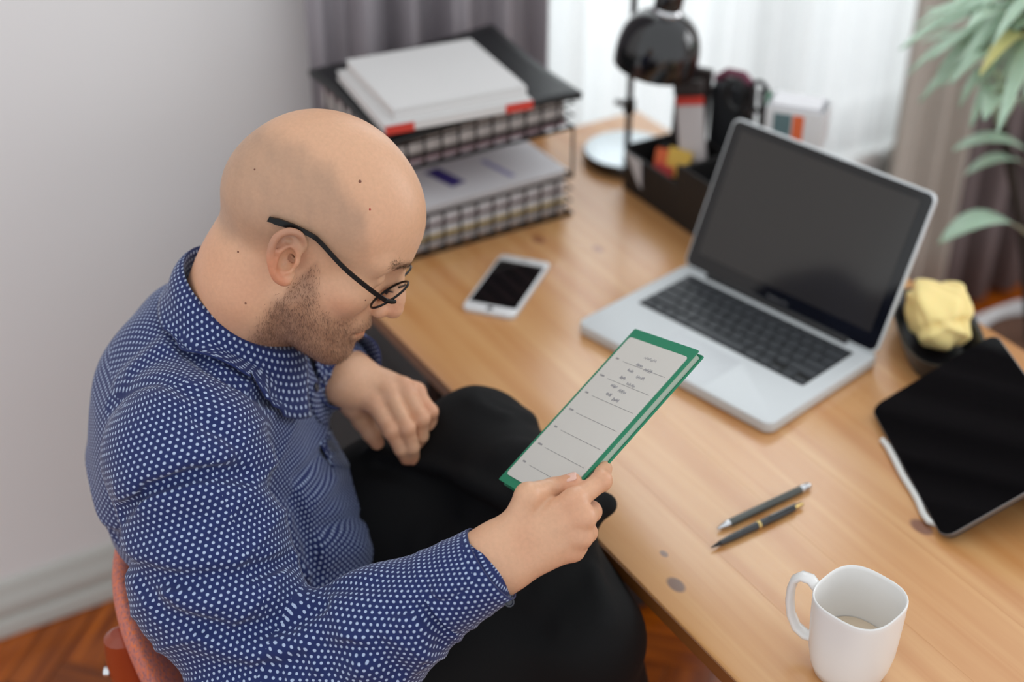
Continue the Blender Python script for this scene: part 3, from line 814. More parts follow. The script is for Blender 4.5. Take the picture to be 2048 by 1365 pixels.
# ================================================================== desk organiser and what it holds
m_org = mat('black_leatherette', (27, 25, 25), rough=.55, bump=.15, bscale=500)
org = thing('desk_organiser', 'black desk organiser with open compartments between the lamp and laptop', 'organiser', (-.475, .503, DZ))
def pbox(nm, lo, hi): MB().box(lo, hi).build(nm, m_org, org, bevel=.0015)
pbox('bottom', (0, 0, 0), (.275, .108, .004))
pbox('front_panel', (0, 0, .004), (.135, .005, .066)); pbox('tall_front_panel', (.135, 0, .004), (.275, .005, .098))
pbox('side_panel', (0, .005, .004), (.005, .108, .075)); pbox('side_panel', (.270, .005, .004), (.275, .108, .098))
pbox('back_panel', (.005, .104, .004), (.270, .108, .085)); pbox('divider', (.133, .005, .004), (.138, .104, .092)); pbox('divider', (.005, .062, .004), (.133, .066, .07))
def card(name, c, w, h, t, lean, rz, m, label, cat, grp=None):
    o = MB().box((-w/2, -t/2, 0), (w/2, t/2, h)).build(name, m, smooth=False, bevel=.0006, loc=c, rot=(lean, 0, rz))
    return tag(o, label, cat, grp)
m_slip = mat('pale_slip', (216, 216, 218), rough=.7)
sl = MB(); sl.add([(-.470, .4995, DZ+.0675), (-.425, .4995, DZ+.0675), (-.420, .4990, DZ+.022), (-.432, .4990, DZ+.030)], [(0, 3, 2, 1)])
tag(sl.build('paper_slip', m_slip, smooth=False, solid=.0005), 'pale paper slip hanging over the front of the black organiser', 'paper')
m_brn = mat('dark_brown_cover', (46, 36, 33), rough=.6)
card('booklet', (-.432, .590, DZ+.005), .055, .190, .012, math.radians(-5), math.radians(30), m_brn, 'dark brown booklet standing upright in the organiser beside the lamp shade', 'booklet')
m_oran = mat('orange_paper', (226, 108, 62), rough=.7); m_yell = mat('yellow_paper', (238, 196, 92), rough=.7); m_coral = mat('coral_paper', (206, 74, 72), rough=.7)
card('sticky_pad', (-.390, .540, DZ+.045), .040, .044, .006, math.radians(-18), math.radians(20), m_yell, 'yellow sticky pad standing in the front compartment of the organiser', 'sticky notes', 'sticky pads in the organiser')
card('sticky_pad', (-.408, .530, DZ+.044), .034, .040, .006, math.radians(-25), math.radians(35), m_oran, 'orange sticky pad in front of the yellow one', 'sticky notes', 'sticky pads in the organiser')
card('sticky_pad', (-.398, .520, DZ+.040), .034, .026, .005, math.radians(-15), math.radians(15), m_coral, 'coral red sticky pad lowest at the organiser front', 'sticky notes', 'sticky pads in the organiser')
# glue packet: white with a red top band and dark cap
gl = thing('marker_packet', 'white packet with a red band leaning in the organiser', 'packet', (-.386, .570, DZ+.062), 0, None, rot=(math.radians(-14), math.radians(-12), math.radians(35)))
MB().box((-.021, -.006, 0), (.021, .006, .100)).build('body', mat('packet_white', (205, 196, 194), rough=.5), gl, bevel=.003)
MB().box((-.0213, -.0063, .088), (.0213, .0063, .104)).build('red_band', m_red, gl, bevel=.003)
MB().box((-.024, -.009, .104), (.024, .009, .128)).build('cap', m_brn, gl, bevel=.005)
bc = thing('pouch', 'black pouch standing behind the white packet in the organiser', 'pouch', (-.400, .650, DZ), math.radians(30))
mb = MB(); mb.slab(.066, .050, 0, .175, .018, seg=5, bev=.012); mb.build('body', mat('black_nylon', (22, 24, 28), rough=.7), bc)
MB().tube([(-.03, 0, .172), (-.012, 0, .188), (.012, 0, .188), (.03, 0, .172)], .007, 8).build('handle', mat('plum_strap', (122, 62, 82), rough=.7), bc)

# wire pen cup with scissors and pens
pc = np.array([-.327, .640])
cup = thing('pen_cup', 'black wire pen cup behind the laptop lid', 'pen cup', (pc[0]+.0, pc[1]+.012, DZ))
mb = MB()
for z in (.002, .035, .07, .1): mb.tube([(.026*math.cos(a), .026*math.sin(a), z) for a in np.linspace(0, 2*math.pi, 25)[:-1]], .0016, 6, closed=True)
for a in np.linspace(0, 2*math.pi, 19)[:-1]: mb.tube([(.026*math.cos(a), .026*math.sin(a), .002), (.026*math.cos(a), .026*math.sin(a), .1)], .0012, 5)
mb.build('wire_wall', m_wire, cup); MB().lathe([(0, 0), (.026, 0), (.026, .003), (0, .003)], 24).build('bottom', m_wire, cup)
m_green = mat('green_cap', (44, 120, 86), rough=.4)
for i, (dx, dy, lx, ly, L, m, mc, lb) in enumerate(((.0, .0, .06, .10, .190, m_pen1, m_green, 'black pencil with a green cap standing in the wire cup'), (-.015, .005, -.08, .08, .180, m_pen2, m_chr, 'grey pen standing in the wire cup'),
                                             (.012, -.008, -.02, -.10, .185, m_pen1, m_pen1, 'all-black pen standing in the wire cup'))):
    t = thing('pen', lb, 'pen', (cup.location[0]+dx, cup.location[1]+dy, DZ+.004), 0, 'pens in the wire cup', rot=(lx, ly, 0))
    MB().tube([(0, 0, 0), (0, 0, L-.02)], .0042, 10).build('barrel', m, t); MB().tube([(0, 0, L-.02), (0, 0, L-.003), (0, 0, L)], [.0047, .0047, .003], 10).build('cap', mc, t)
sc_ = thing('scissors', 'black handled scissors standing in the wire cup', 'scissors', (cup.location[0]-.012, cup.location[1]-.004, DZ+.006), 0, rot=(.02, -.10, .6))
MB().box((-.006, -.001, 0), (.006, .001, .145)).build('blade', m_chr, sc_, smooth=False)
for s in (-1, 1): MB().tube([(s*.018+.016*math.cos(a)*.9, 0, .168+.024*math.sin(a)) for a in np.linspace(0, 2*math.pi, 21)[:-1]], .0038, 8, closed=True).build('handle_loop', m_black, sc_)

# small cardboard box with a clear tub of coloured notes on top
cb = thing('cardboard_box', 'small brown cardboard box behind the top edge of the laptop lid', 'box', (-.258, .655, DZ), math.radians(38))
m_card = mat('brown_card', (158, 114, 86), rough=.8, var=.05)
MB().box((-.032, -.024, 0), (.032, .024, .130)).build('body', m_card, cb, bevel=.001)
tub = thing('note_tub', 'white tub with teal and orange notes on the cardboard box', 'tub', (-.258, .655, DZ+.1305), math.radians(38))
def hol(w, d, h, t):
    mb = MB()
    for lo, hi in (((-w, -d, 0), (w, d, t)), ((-w, -d, t), (w, -d+t, h)), ((-w, d-t, t), (w, d, h)), ((-w, -d+t, t), (-w+t, d-t, h)), ((w-t, -d+t, t), (w, d-t, h))): mb.box(lo, hi)
    return mb
tub.rotation_euler = (math.radians(0), 0, math.radians(38))
hol(.042, .028, .062, .0025).build('shell', mat('tub_white', (226, 228, 230), rough=.35), tub, bevel=.001)
MB().box((-.030, -.0288, .008), (-.004, -.0278, .054)).build('teal_note', mat('teal_paper', (96, 122, 126), rough=.6), tub, smooth=False)
MB().box((-.002, -.0288, .008), (.014, -.0278, .054)).build('orange_note', m_oran, tub, smooth=False)
MB().box((-.036, -.022, .004), (.034, .022, .066)).build('note_block', m_pap, tub, smooth=False)
# ================================================================== plant and its stand
m_leaf = mat('palm_leaf', (168, 196, 170), rough=.4, var=.15, vscale=14)
bsdf(m_leaf).inputs['Subsurface Weight'].default_value = .1
m_leaf2 = mat('yellowing_leaf', (196, 190, 120), rough=.5, var=.25, vscale=14)
m_bark = mat('bark', (52, 42, 36), rough=.85, var=.2, vscale=30)
m_pot = mat('pot_glaze', (208, 206, 206), rough=.4)
stand = thing('plant_stand', 'pale grey plant stand on the floor behind the desk', 'stand', (float(onz(2050, 700, .325)[0]), float(onz(2050, 700, .325)[1]), 0))
MB().slab(.27, .27, .30, .325, .02, seg=4, bev=.004).build('top', mat('pale_grey_paint', (196, 194, 198), rough=.5), stand)
for sx in (-1, 1):
    for sy in (-1, 1): MB().tube([(sx*.115, sy*.115, 0), (sx*.105, sy*.105, .302)], [.012, .016], 10).build('leg', m_white, stand)
pp = onz(2088, 676, .44)[:2]
pot = thing('plant_pot', 'white glazed pot of brown soil at the far right edge', 'pot', (pp[0], pp[1], .3255))
MB().lathe([(0, 0), (.07, 0), (.085, .02), (.108, .09), (.113, .115), (.108, .118), (.103, .112), (.098, .10)], 40).build('vessel', m_pot, pot)
MB().lathe([(.0995, .098), (.05, .104), (0, .106)], 32).build('soil', mat('potting_soil', (92, 62, 46), rough=.95, var=.35, vscale=60, bump=.6, bscale=120), pot)
plant = thing('potted_palm', 'leafy green palm with arching leaves rising from the white pot', 'plant', (pp[0], pp[1], .43))
def loc_(p): return np.asarray(p) - np.array([pp[0], pp[1], .43])
stems = [at(2003, 235, 2.42), at(2075, 130, 2.45), at(2120, 40, 2.5)]
for i, s in enumerate(stems):
    b = np.array([pp[0], pp[1], .425]) + np.array([.012*(i-1), .01*(i-1), 0])
    m1 = b*.6 + s*.4 + np.array([0, 0, .03])
    MB().tube([loc_(b), loc_(m1), loc_(s)], [.011, .010, .008], 10).build('stem', m_bark, plant)
def leaf(p0, p1, w, droop, m, fold=.25):
    p0, p1 = loc_(p0), loc_(p1); n = 10
    side = np.cross(p1-p0, [0, 0, 1.0]); side = unit(side)
    V = []; F = []
    for i in range(n+1):
        t = i/n; c = p0 + (p1-p0)*t + np.array([0, 0, droop*(4*t*(1-t))])
        ww = w * (math.sin(math.pi*min(1, t*.93+.05))**.8) * .5
        V += [c - side*ww + np.array([0, 0, ww*fold]), c, c + side*ww + np.array([0, 0, ww*fold])]
    for i in range(n): F += [(3*i, 3*i+1, 3*i+4, 3*i+3), (3*i+1, 3*i+2, 3*i+5, 3*i+4)]
    MB().add(V, F).build('leaf', m, plant, solid=.0006, auto=False)
rl = random.Random(21)
ends = [(1800, 100, 2.25), (1815, 150, 2.3), (1838, 205, 2.3), (1862, 120, 2.2), (1828, 55, 2.25), (1850, 20, 2.3), (1900, -20, 2.3), (1900, 170, 2.15), (1918, 215, 2.25),
        (1940, 255, 2.2), (1968, 240, 2.1), (1960, 150, 2.05), (1985, 90, 2.0), (2010, 235, 2.15), (2060, 260, 2.1), (2050, 190, 2.0), (1930, 60, 2.05), (1965, 10, 2.1), (2075, 330, 2.25),
        (1880, 175, 2.4), (1905, 205, 2.45), (1990, 190, 2.35), (2030, 60, 2.2), (1945, 115, 2.45), (1870, 70, 2.5), (1995, 265, 2.0), (1842, 85, 2.35), (1875, 145, 2.3), (1925, 30, 2.25), (1890, 30, 2.15), (1955, 195, 2.3), (2035, 150, 2.15), (2000, 40, 2.3), (1915, 140, 2.2), (2045, 215, 2.35)]
for i, e in enumerate(ends):
    s = stems[0] if i in (8, 9, 10, 13, 20) else (stems[1] if i % 3 else stems[2])
    leaf(s + np.array([0, 0, rl.uniform(-.03, .05)]), at(*e), rl.uniform(.024, .040), rl.uniform(.03, .07), m_leaf2 if i in (11, 18, 14) else m_leaf)
leaf(at(2052, 470, 2.4), at(1878, 488, 2.3), .052, .035, m_leaf); leaf(at(2052, 300, 2.4), at(1905, 302, 2.4), .040, .02, m_leaf); leaf(at(2052, 330, 2.45), at(1930, 350, 2.4), .03, .02, m_leaf)
MB().tube([loc_((pp[0]+.02, pp[1]+.01, .43)), loc_(at(2070, 540, 2.42)), loc_(at(2054, 470, 2.4)), loc_(at(2060, 300, 2.42))], [.006, .005, .004, .003], 8).build('stem', m_bark, plant)

# ================================================================== chair
m_uph = mat('salmon_tweed', (186, 96, 84), rough=.9, var=.0)
nt = m_uph.node_tree; b = bsdf(m_uph); tc = nt.nodes['Texture Coordinate']
mp = nt.nodes.new('ShaderNodeMapping'); mp.inputs['Scale'].default_value = (420, 420, 160); mp.inputs['Rotation'].default_value = (.5, .3, .8)
nt.links.new(tc.outputs['Object'], mp.inputs[0])
v = nt.nodes.new('ShaderNodeTexNoise'); v.inputs['Scale'].default_value = 1.0; v.inputs['Detail'].default_value = 1; nt.links.new(mp.outputs[0], v.inputs['Vector'])
rp = nt.nodes.new('ShaderNodeValToRGB'); el = rp.color_ramp.elements
el[0].position = .36; el[0].color = lin(160, 104, 104); el[1].position = .44; el[1].color = lin(198, 122, 108)
e2 = el.new(.56); e2.color = lin(202, 120, 104); e3 = el.new(.64); e3.color = lin(228, 124, 74)
nt.links.new(v.outputs['Fac'], rp.inputs[0]); nt.links.new(rp.outputs[0], b.inputs['Base Color'])
bp = nt.nodes.new('ShaderNodeBump'); bp.inputs['Strength'].default_value = .4; bp.inputs['Distance'].default_value = .001
nt.links.new(v.outputs['Fac'], bp.inputs['Height']); nt.links.new(bp.outputs[0], b.inputs['Normal'])
m_chw = mat('red_brown_wood', (150, 58, 22), rough=.28, coat=.3, var=.12, vscale=18)
chair = thing('chair', 'wooden chair with a salmon tweed backrest behind the seated person', 'chair', (.096, -.168, 0), math.radians(-32))
ox, oy = -.02, -.22
def backpad(P):
    # a curved pad, thicker at the middle, wrapping forward at both ends
    x = P[:, 0] - np.float32(.0); z = P[:, 2] - np.float32(.634)
    yc = -.285 + 1.15 * x * x - .25*z
    q = np.stack([np.abs(x) / .188, np.abs(z) / .128], 1)
    r = (q[:, 0]**3.2 + q[:, 1]**2.6) ** (1/2.8)
    th = .030 * np.clip(1 - r**3, 0, 1)**.5
    d1 = np.abs(P[:, 1] - yc) - .024 * np.sqrt(np.clip(1.0 - np.clip(r, 0, 1)**3, 0.0, 1))
    d2 = (r - 1) * .12
    return smax(d1, d2, .03)
V, F = nets(backpad, (-.27, -.36, .50), (.27, -.13, .83), .006, proj=0)
link('backrest', mesh_from('backrest', V, F), m_uph, chair)
for s in (-1, 1):
    yy = -.300 + 1.15*.125**2
    MB().tube([(s*.125, yy+.055, .02), (s*.125, yy+.03, .40), (s*.125, yy-.012, .58), (s*.125, yy-.020, .660), (s*.125, yy-.021, .692), (s*.125, yy-.021, .698)], [.018, .021, .021, .021, .018, .010], 16).build('rear_leg', m_chw, chair)
    MB().tube([(s*.19, .20, 0), (s*.185, .18, .40)], [.014, .019], 14).build('front_leg', m_chw, chair)
    MB().tube([(s*.125, yy-.040, .640), (s*.125, yy-.046, .640)], .006, 10).build('bolt', m_chr, chair)
    MB().tube([(s*.175, -.23, .36), (s*.185, .18, .37)], .013, 10).build('side_rail', m_chw, chair)
mb = MB(); mb.slab(.44, .46, .385, .445, .06, seg=6, bev=.022, c=(0, -.01)); mb.build('seat', m_uph, chair)
for y in (-.22, .18): MB().tube([(-.18, y, .36), (.18, y, .36)], .013, 10).build('cross_rail', m_chw, chair)
# ================================================================== the seated person
HC = at(619, 470, 1.48); HS = 0.94                 # head centre (between the ears) and head size
hF = unit([.540, .667, -.512]); hL = np.array([-.825, .540, -.170]); hL = unit(hL - hF*(hL @ hF)); hU = np.cross(hF, hL)
HA = np.stack([hF, hL, hU], 1)                      # columns: forward, left, up
def hw(p): return HC + HS * (HA @ np.asarray(p, float))     # head space -> world
def hl(P): return (P - HC.astype(np.float32)) @ HA.astype(np.float32) / np.float32(HS)
zz = np.array([0, 0, 1.0])
az = math.radians(54); tf = np.array([math.cos(az), math.sin(az), 0]); tl_ = np.array([-tf[1], tf[0], 0])
NB = at(478, 640, 1.55)                              # base of the neck
RSH = NB - .025*tf - .158*tl_ - .062*zz
LSH = NB - .020*tf + .160*tl_ - .070*zz
HIP = np.array([.010, -.290, .535])
az2 = math.radians(66); hf = np.array([math.cos(az2), math.sin(az2), 0]); hl_ = np.array([-hf[1], hf[0], 0])
RHIP, LHIP = HIP - .085*hl_, HIP + .085*hl_
REL = at(545, 1392, 1.46); RWR = at(1000, 1117, 1.385)
LWR = at(688, 752, 1.665); LEL = at(490, 640, 1.80)
LKN = at(955, 893, 1.72); LAN = at(1105, 1010, 1.58)
RKN = at(1160, 1285, 1.62); RAN = np.array([.20, .10, .11])

# ---------------------------------------------------------------- head and neck
nbl = HA.T @ (NB - HC) / HS                               # neck base in head space
_eo = [(.0075, .074, .004), (.0125, .0775, .016), (.0065, .0835, .0285), (-.0065, .0885, .0310), (-.0175, .0925, .0215), (-.0195, .0935, .0035),
       (-.0145, .0905, -.0145), (-.0065, .0850, -.0260), (.0025, .0800, -.0290), (.0065, .0765, -.0200)]
_er = [.0034, .0036, .0040, .0044, .0044, .0042, .0042, .0056, .0058, .0040]
def catmull(pts, n):
    pts = [np.asarray(p, float) for p in pts]; q = [2*pts[0]-pts[1]] + pts + [2*pts[-1]-pts[-2]]; out = []
    for i in range(1, len(q)-2):
        for k in range(n):
            t = k/n
            out.append(.5*((2*q[i]) + (-q[i-1]+q[i+1])*t + (2*q[i-1]-5*q[i]+4*q[i+1]-q[i+2])*t*t + (-q[i-1]+3*q[i]-3*q[i+1]+q[i+2])*t**3))
    out.append(pts[-1]); return np.array(out)
_eo = catmull(_eo, 4); _er = np.interp(np.linspace(0, 1, len(_eo)), np.linspace(0, 1, 10), _er)
def ear_f(e):
    ear = None
    for i in range(len(_eo)-1):
        s_ = seg(e, _eo[i], _eo[i+1], _er[i], _er[i+1]); ear = s_ if ear is None else np.minimum(ear, s_)
    plate = smax(ell(e, (-.0055, .079, .001), (.0175, .0085, .0285)), -ell(e, (-.0020, .0915, -.003), (.0115, .0190, .0160)), .0022)
    plate = smax(plate, -ell(e, (-.0040, .0930, .0190), (.0090, .0110, .0055)), .002)                # fossa under the helix
    ear = smin(ear, plate, .0035)
    ear = smin(ear, seg(e, (-.0125, .0880, -.012), (-.0115, .0895, .006), .0026, .0028), .0035)      # antihelix
    ear = smin(ear, seg(e, (-.0115, .0895, .006), (-.0050, .0870, .0125), .0028, .0022), .0035)
    return smin(ear, sph(e, (.0070, .0790, -.0045), .0045), .0035)                                    # tragus
def head_f(P):
    Q = P.copy(); m = Q.copy(); m[:, 1] = np.abs(Q[:, 1])
    d = ell(Q, (-.004, 0, .046), (.100, .0775, .090))
    d = smin(d, ell(Q, (.040, 0, .046), (.058, .060, .056)), .03)
    d = smin(d, ell(Q, (-.050, 0, .020), (.055, .062, .052)), .03)
    d = smin(d, ell(Q, (.042, 0, -.032), (.052, .056, .064)), .03)
    d = smin(d, seg(m, (.016, .050, -.050), (.078, .014, -.094), .017, .018), .030)
    d = smin(d, ell(Q, (.050, 0, -.080), (.040, .040, .034)), .022)
    d = smin(d, sph(Q, (.083, 0, -.095), .0175), .018)
    d = smin(d, sph(m, (.064, .044, -.016), .021), .022)
    d = smin(d, seg(m, (.090, .010, .032), (.074, .046, .030), .0105, .010), .016)
    # eye hollows and lids
    d = smax(d, -sph(m, (.099, .033, .010), .0155), .014)
    d = smin(d, ell(m, (.0755, .033, .010), (.0138, .0155, .0125)), .005)
    # nose
    d = smin(d, seg(Q, (.093, 0, .024), (.112, 0, -.012), .0085, .0095), .010)
    d = smin(d, seg(Q, (.110, 0, -.010), (.1155, 0, -.024), .0095, .0120), .008)
    d = smin(d, sph(m, (.104, .0125, -.029), .0088), .007)
    d = smax(d, -sph(m, (.1085, .0066, -.0385), .0042), .003)
    # mouth and upper lip mass
    d = smin(d, ell(Q, (.083, 0, -.056), (.020, .028, .020)), .014)
    d = smin(d, seg(m, (.1005, 0, -.0565), (.088, .022, -.062), .0058, .004), .006)
    d = smin(d, seg(m, (.0985, 0, -.0700), (.087, .021, -.0645), .0066, .004), .006)
    d = smax(d, -seg(m, (.108, 0, -.0630), (.093, .027, -.0645), .0022, .0018), .004)
    # neck
    neck = chain(Q, [((-.024, 0, -.015), .054), ((-.020, 0, -.075), .057), (tuple(nbl + np.array([.008, 0, .01])), .062)], .03)
    neck = smin(neck, seg(Q, (-.046, 0, .000), tuple(nbl + np.array([-.018, 0, .02])), .042, .050), .03)
    d = smin(d, neck, .013)
    # ear
    e = m - np.float32([-.008, .0, .000])
    ca_, sa_ = math.cos(.27), math.sin(.27)
    e = np.stack([(e[:, 0]*ca_ + e[:, 2]*sa_), (e[:, 1] - .075)*1.12 + .075, (-e[:, 0]*sa_ + e[:, 2]*ca_)], 1)*np.float32([1/.93, 1, 1/.93])
    # flatten: distance to the tilted plate of the ear
    sel = np.nonzero((e[:, 1] > .055) & (np.abs(e[:, 0]) < .045) & (np.abs(e[:, 2]) < .055))[0]
    if len(sel): d[sel] = smin(d[sel], ear_f(e[sel]), .0045)
    d = smax(d, -seg(e, (.0020, .092, -.0040), (.005, .046, -.003), .0044, .0040), .0018)            # ear canal
    return d
Vh, Fh = nets(head_f, (-.15, -.115, -.235), (.145, .115, .150), .0017)
ql = Vh.copy()
Vh = HS * (Vh @ HA.T.astype(np.float32)) + HC.astype(np.float32)

# colours of the skin: warm base, shaved-hair tint, beard tint, redness
def noise3(P, s, seed=0):
    rg = np.random.default_rng(seed); out = 0
    for k in range(6):
        w = rg.normal(size=3)*s; out = out + np.sin(P @ w + rg.uniform(0, 6.28))
    return out/6
SK = np.array(lin(216, 168, 134)[:3]); SKR = np.array(lin(208, 136, 102)[:3]); HAIR = np.array(lin(150, 124, 104)[:3]); BRD = np.array(lin(122, 80, 58)[:3])
def beard_mask(q):
    f, u, l = q[:, 0], q[:, 2], np.abs(q[:, 1])
    top = np.interp(f, [-.02, .004, .018, .030, .045, .062, .075, .090, .110], [-.08, -.050, -.006, -.022, -.042, -.050, -.049, -.045, -.044])
    n = .010*noise3(q, 120, 7)
    m = sstep(.016, -.018, u - top + n)*sstep(-.008, .012, f)*sstep(-.150, -.120, u + .35*(f-.03))
    lips = np.exp(-(((u+.063)/.006)**2))*sstep(.024, .016, l)*sstep(.085, .092, f)
    return m*(1-.9*lips)
def hair_mask(q):
    f, u, l = q[:, 0], q[:, 2], np.abs(q[:, 1])
    upper = np.interp(f, [-.11, -.08, -.05, -.02, .01, .035, .055, .065], [.072, .088, .096, .096, .088, .074, .050, .03])
    low = np.interp(f, [-.11, -.07, -.03, .0, .02, .04, .065], [-.035, -.030, -.005, .022, .020, .026, .03])
    n = .006*noise3(q, 90, 4)
    return sstep(.012, -.012, u - upper + n)*sstep(-.020, .016, u - low + n)*sstep(.084, .026, f + n)
def skin_col(q, head=True):
    c = np.repeat(SK[None], len(q), 0)
    if head:
        l = np.abs(q[:, 1])
        red = .85*sstep(.078, .086, l)*sstep(.05, .03, np.abs(q[:, 2]))
        red = np.maximum(red, .55*np.exp(-((q[:, 0]-.115)**2/.012**2 + (q[:, 2]+.022)**2/.015**2)))
        red = np.maximum(red, .40*np.exp(-((q[:, 0]-.065)**2/.025**2 + (q[:, 2]+.028)**2/.02**2)))
        red = np.maximum(red, .30*sstep(-.02, -.07, q[:, 2])*sstep(.02, -.03, q[:, 0]))
        red = np.maximum(red, .8*np.exp(-((q[:, 2]+.064)**2/.006**2))*sstep(.022, .016, l)*sstep(.088, .094, q[:, 0]))
        red = np.clip(red + .10*noise3(q, 60, 2), 0, 1)
        c = c*(1-red[:, None]) + SKR*red[:, None]
        h = (.52*hair_mask(q)*(1+.18*noise3(q, 160, 8)))[:, None]; c = c*(1-h) + HAIR*h
        b_ = (.56*beard_mask(q)*(1+.25*noise3(q, 200, 9)))[:, None]; b_ = np.clip(b_, 0, 1); c = c*(1-b_) + BRD*b_
    else:
        c = c*(1 + .05*noise3(q, 70, 3)[:, None]) 
    return c
Ch = skin_col(ql)

# ---------------------------------------------------------------- hands
nTL, nTR, nBL, nBR = np.array([.201, .044, .994]), np.array([.315, .038, 1.033]), np.array([.228, -.135, .888]), np.array([.341, -.141, .927])
nN = unit(np.cross(nTR - nTL, nTL - nBL)); 
if nN[2] < 0: nN = -nN
def npl(px, py, off=0.0):
    r = ray(px, py); return CAM + r * (((nBL - CAM) @ nN + off) / (r @ nN))
def dep(p): return float((p - CAM) @ FW)
RHAND = dict(
    wrist=at(1000, 1117, 1.385), 
    i=[at(1148, 1003, 1.376), at(1203, 962, 1.392), at(1206, 938, 1.412), at(1180, 926, 1.424)],
    m=[at(1166, 1036, 1.372), at(1182, 1024, 1.405), at(1150, 1000, 1.425), at(1116, 985, 1.428)],
    r=[at(1160, 1073, 1.376), at(1174, 1066, 1.408), at(1140, 1040, 1.424), at(1110, 1022, 1.424)],
    p=[at(1146, 1100, 1.384), at(1156, 1095, 1.412), at(1128, 1068, 1.424), at(1104, 1050, 1.424)],
    t=[at(1030, 1056, 1.378), at(1056, 992, 1.372), npl(1106, 979, .0105), npl(1146, 964, .0085)])
LHAND = dict(
    wrist=at(690, 752, 1.662),
    i=[at(747, 806, 1.655), at(782, 862, 1.645), at(802, 898, 1.655), at(812, 918, 1.672)],
    m=[at(776, 787, 1.660), at(813, 857, 1.645), at(824, 895, 1.655), at(826, 918, 1.672)],
    r=[at(806, 778, 1.668), at(843, 838, 1.655), at(843, 872, 1.668), at(834, 890, 1.680)],
    p=[at(832, 785, 1.678), at(861, 824, 1.670), at(862, 852, 1.682), at(855, 870, 1.692)],
    t=[at(706, 808, 1.672), at(724, 838, 1.685), at(742, 866, 1.692), at(754, 886, 1.698)])
def hand_f(H, elbow, back, pal=.0):
    W = H['wrist']; fr = dict(i=(.0105, .0092, .0082, .0072), m=(.0108, .0094, .0084, .0074), r=(.0104, .0090, .0080, .0070), p=(.0094, .0080, .0072, .0064), t=(.0150, .0120, .0105, .0085))
    ax = unit(H['m'][0] - W); sd = unit(H['i'][0] - H['p'][0]); sd = unit(sd - ax*(sd @ ax))
    def f(P):
        d = None
        w1, w2 = W + sd*.013, W - sd*.013
        for k, wp in (('i', w1), ('m', W + sd*.005), ('r', W - sd*.005), ('p', w2)):
            e = seg(P, wp, H[k][0], .0150, .0112 if k != 'p' else .0102)
            d = e if d is None else smin(d, e, .008)
        # palm pad under the metacarpals
        c = (W + H['m'][0] + H['p'][0])/3
        d = smin(d, seg(P, W*.5 + H['i'][0]*.5 - back*.010, W*.5 + H['p'][0]*.5 - back*.010, .014, .013), .014)
        d = smin(d, seg(P, W + sd*.008, H['t'][0], .016, .0155), .014)
        d = smin(d, chain(P, [(H['t'][k], fr['t'][k]) for k in range(4)], .004), .005)
        d = smin(d, seg(P, H['t'][1] - back*.006, H['i'][0]*.55 + W*.45 - back*.006, .0085, .009), .008)
        for k in 'imrp':
            d = smin(d, sph(P, H[k][0] + back*.0015, fr[k][0]+.0012), .006)
            d = smin(d, chain(P, [(H[k][j], fr[k][j]) for j in range(4)], .003), .0035)
            d = smin(d, sph(P, H[k][1] + back*.0004, fr[k][1]+.0006), .003)
        # wrist and forearm, wider than thick
        fa = None
        for s in (-1, 1):
            e = seg(P, W + sd*.011*s, elbow + sd*.02*s, .0215, .034); fa = e if fa is None else smin(fa, e, .02)
        d = smin(d, fa, .018)
        return d
    return f
rback = unit(-FW + .25*UPV); lback = unit(-FW + .5*UPV)
rh_f = hand_f(RHAND, RWR + (REL-RWR)*.55, rback); lh_f = hand_f(LHAND, LWR + (LEL-LWR)*.5, lback)
def bounds(H, ext, pad=.04):
    pts = np.array([H['wrist'], ext] + [p for k in 'imrpt' for p in H[k]]); return pts.min(0)-pad, pts.max(0)+pad
lo, hi = bounds(RHAND, RWR + (REL-RWR)*.45); Vr, Fr = nets(rh_f, lo, hi, .0017)
lo, hi = bounds(LHAND, LWR + (LEL-LWR)*.35); Vl, Fl = nets(lh_f, lo, hi, .0018)
def hand_col(V, H):
    c = skin_col(V.astype(np.float64), False)
    red = np.zeros(len(V))
    for k in 'imrp':
        for j, a in ((0, .5), (1, .6), (3, .7)): red = np.maximum(red, a*np.exp(-((V - H[k][j])**2).sum(1)/.013**2))
    red = np.maximum(red, .6*np.exp(-((V - H['t'][3])**2).sum(1)/.013**2))
    red = np.clip(red + .2*noise3(V, 90, 5), 0, 1)[:, None]
    return c*(1-red) + SKR*red
Cr, Cl = hand_col(Vr, RHAND), hand_col(Vl, LHAND)

# ---------------------------------------------------------------- clothed shapes
SPM = NB*.45 + HIP*.55 - .055*tf                      # middle of the spine
CH = NB - .045*tf - .155*zz                           # chest centre
TA = np.stack([tf, tl_, zz], 1)
def torso_f(P):
    d = ell(P, CH, (.118, .172, .175), TA)
    d = smin(d, ell(P, NB - .062*tf - .125*zz, (.085, .140, .120), TA), .05)
    d = smin(d, ell(P, HIP + .105*zz - .005*tf, (.115, .160, .170), TA), .07)
    d = smin(d, seg(P, RSH + .010*tl_, LSH - .010*tl_, .058, .058), .05)
    d = smin(d, seg(P, NB - .012*tf - .058*zz, RSH + .016*zz, .062, .050), .03)
    d = smin(d, seg(P, NB - .012*tf - .058*zz, LSH + .016*zz, .062, .050), .03)
    return d
UMID = RSH*.5 + REL*.5 + (-.012)*tf
def bez(pts, n):
    """smooth curve through points (Catmull-Rom)"""
    pts = [np.asarray(p, float) for p in pts]; q = [2*pts[0]-pts[1]] + pts + [2*pts[-1]-pts[-2]]; out = []
    for i in range(1, len(q)-2):
        for k in range(n):
            t = k/n
            out.append(.5*((2*q[i]) + (-q[i-1]+q[i+1])*t + (2*q[i-1]-5*q[i]+4*q[i+1]-q[i+2])*t*t + (-q[i-1]+3*q[i]-3*q[i+1]+q[i+2])*t**3))
    out.append(pts[-1]); return np.array(out)
CUFR = RWR + unit(REL - RWR)*.030; CUFL = LWR + unit(LEL - LWR)*.022
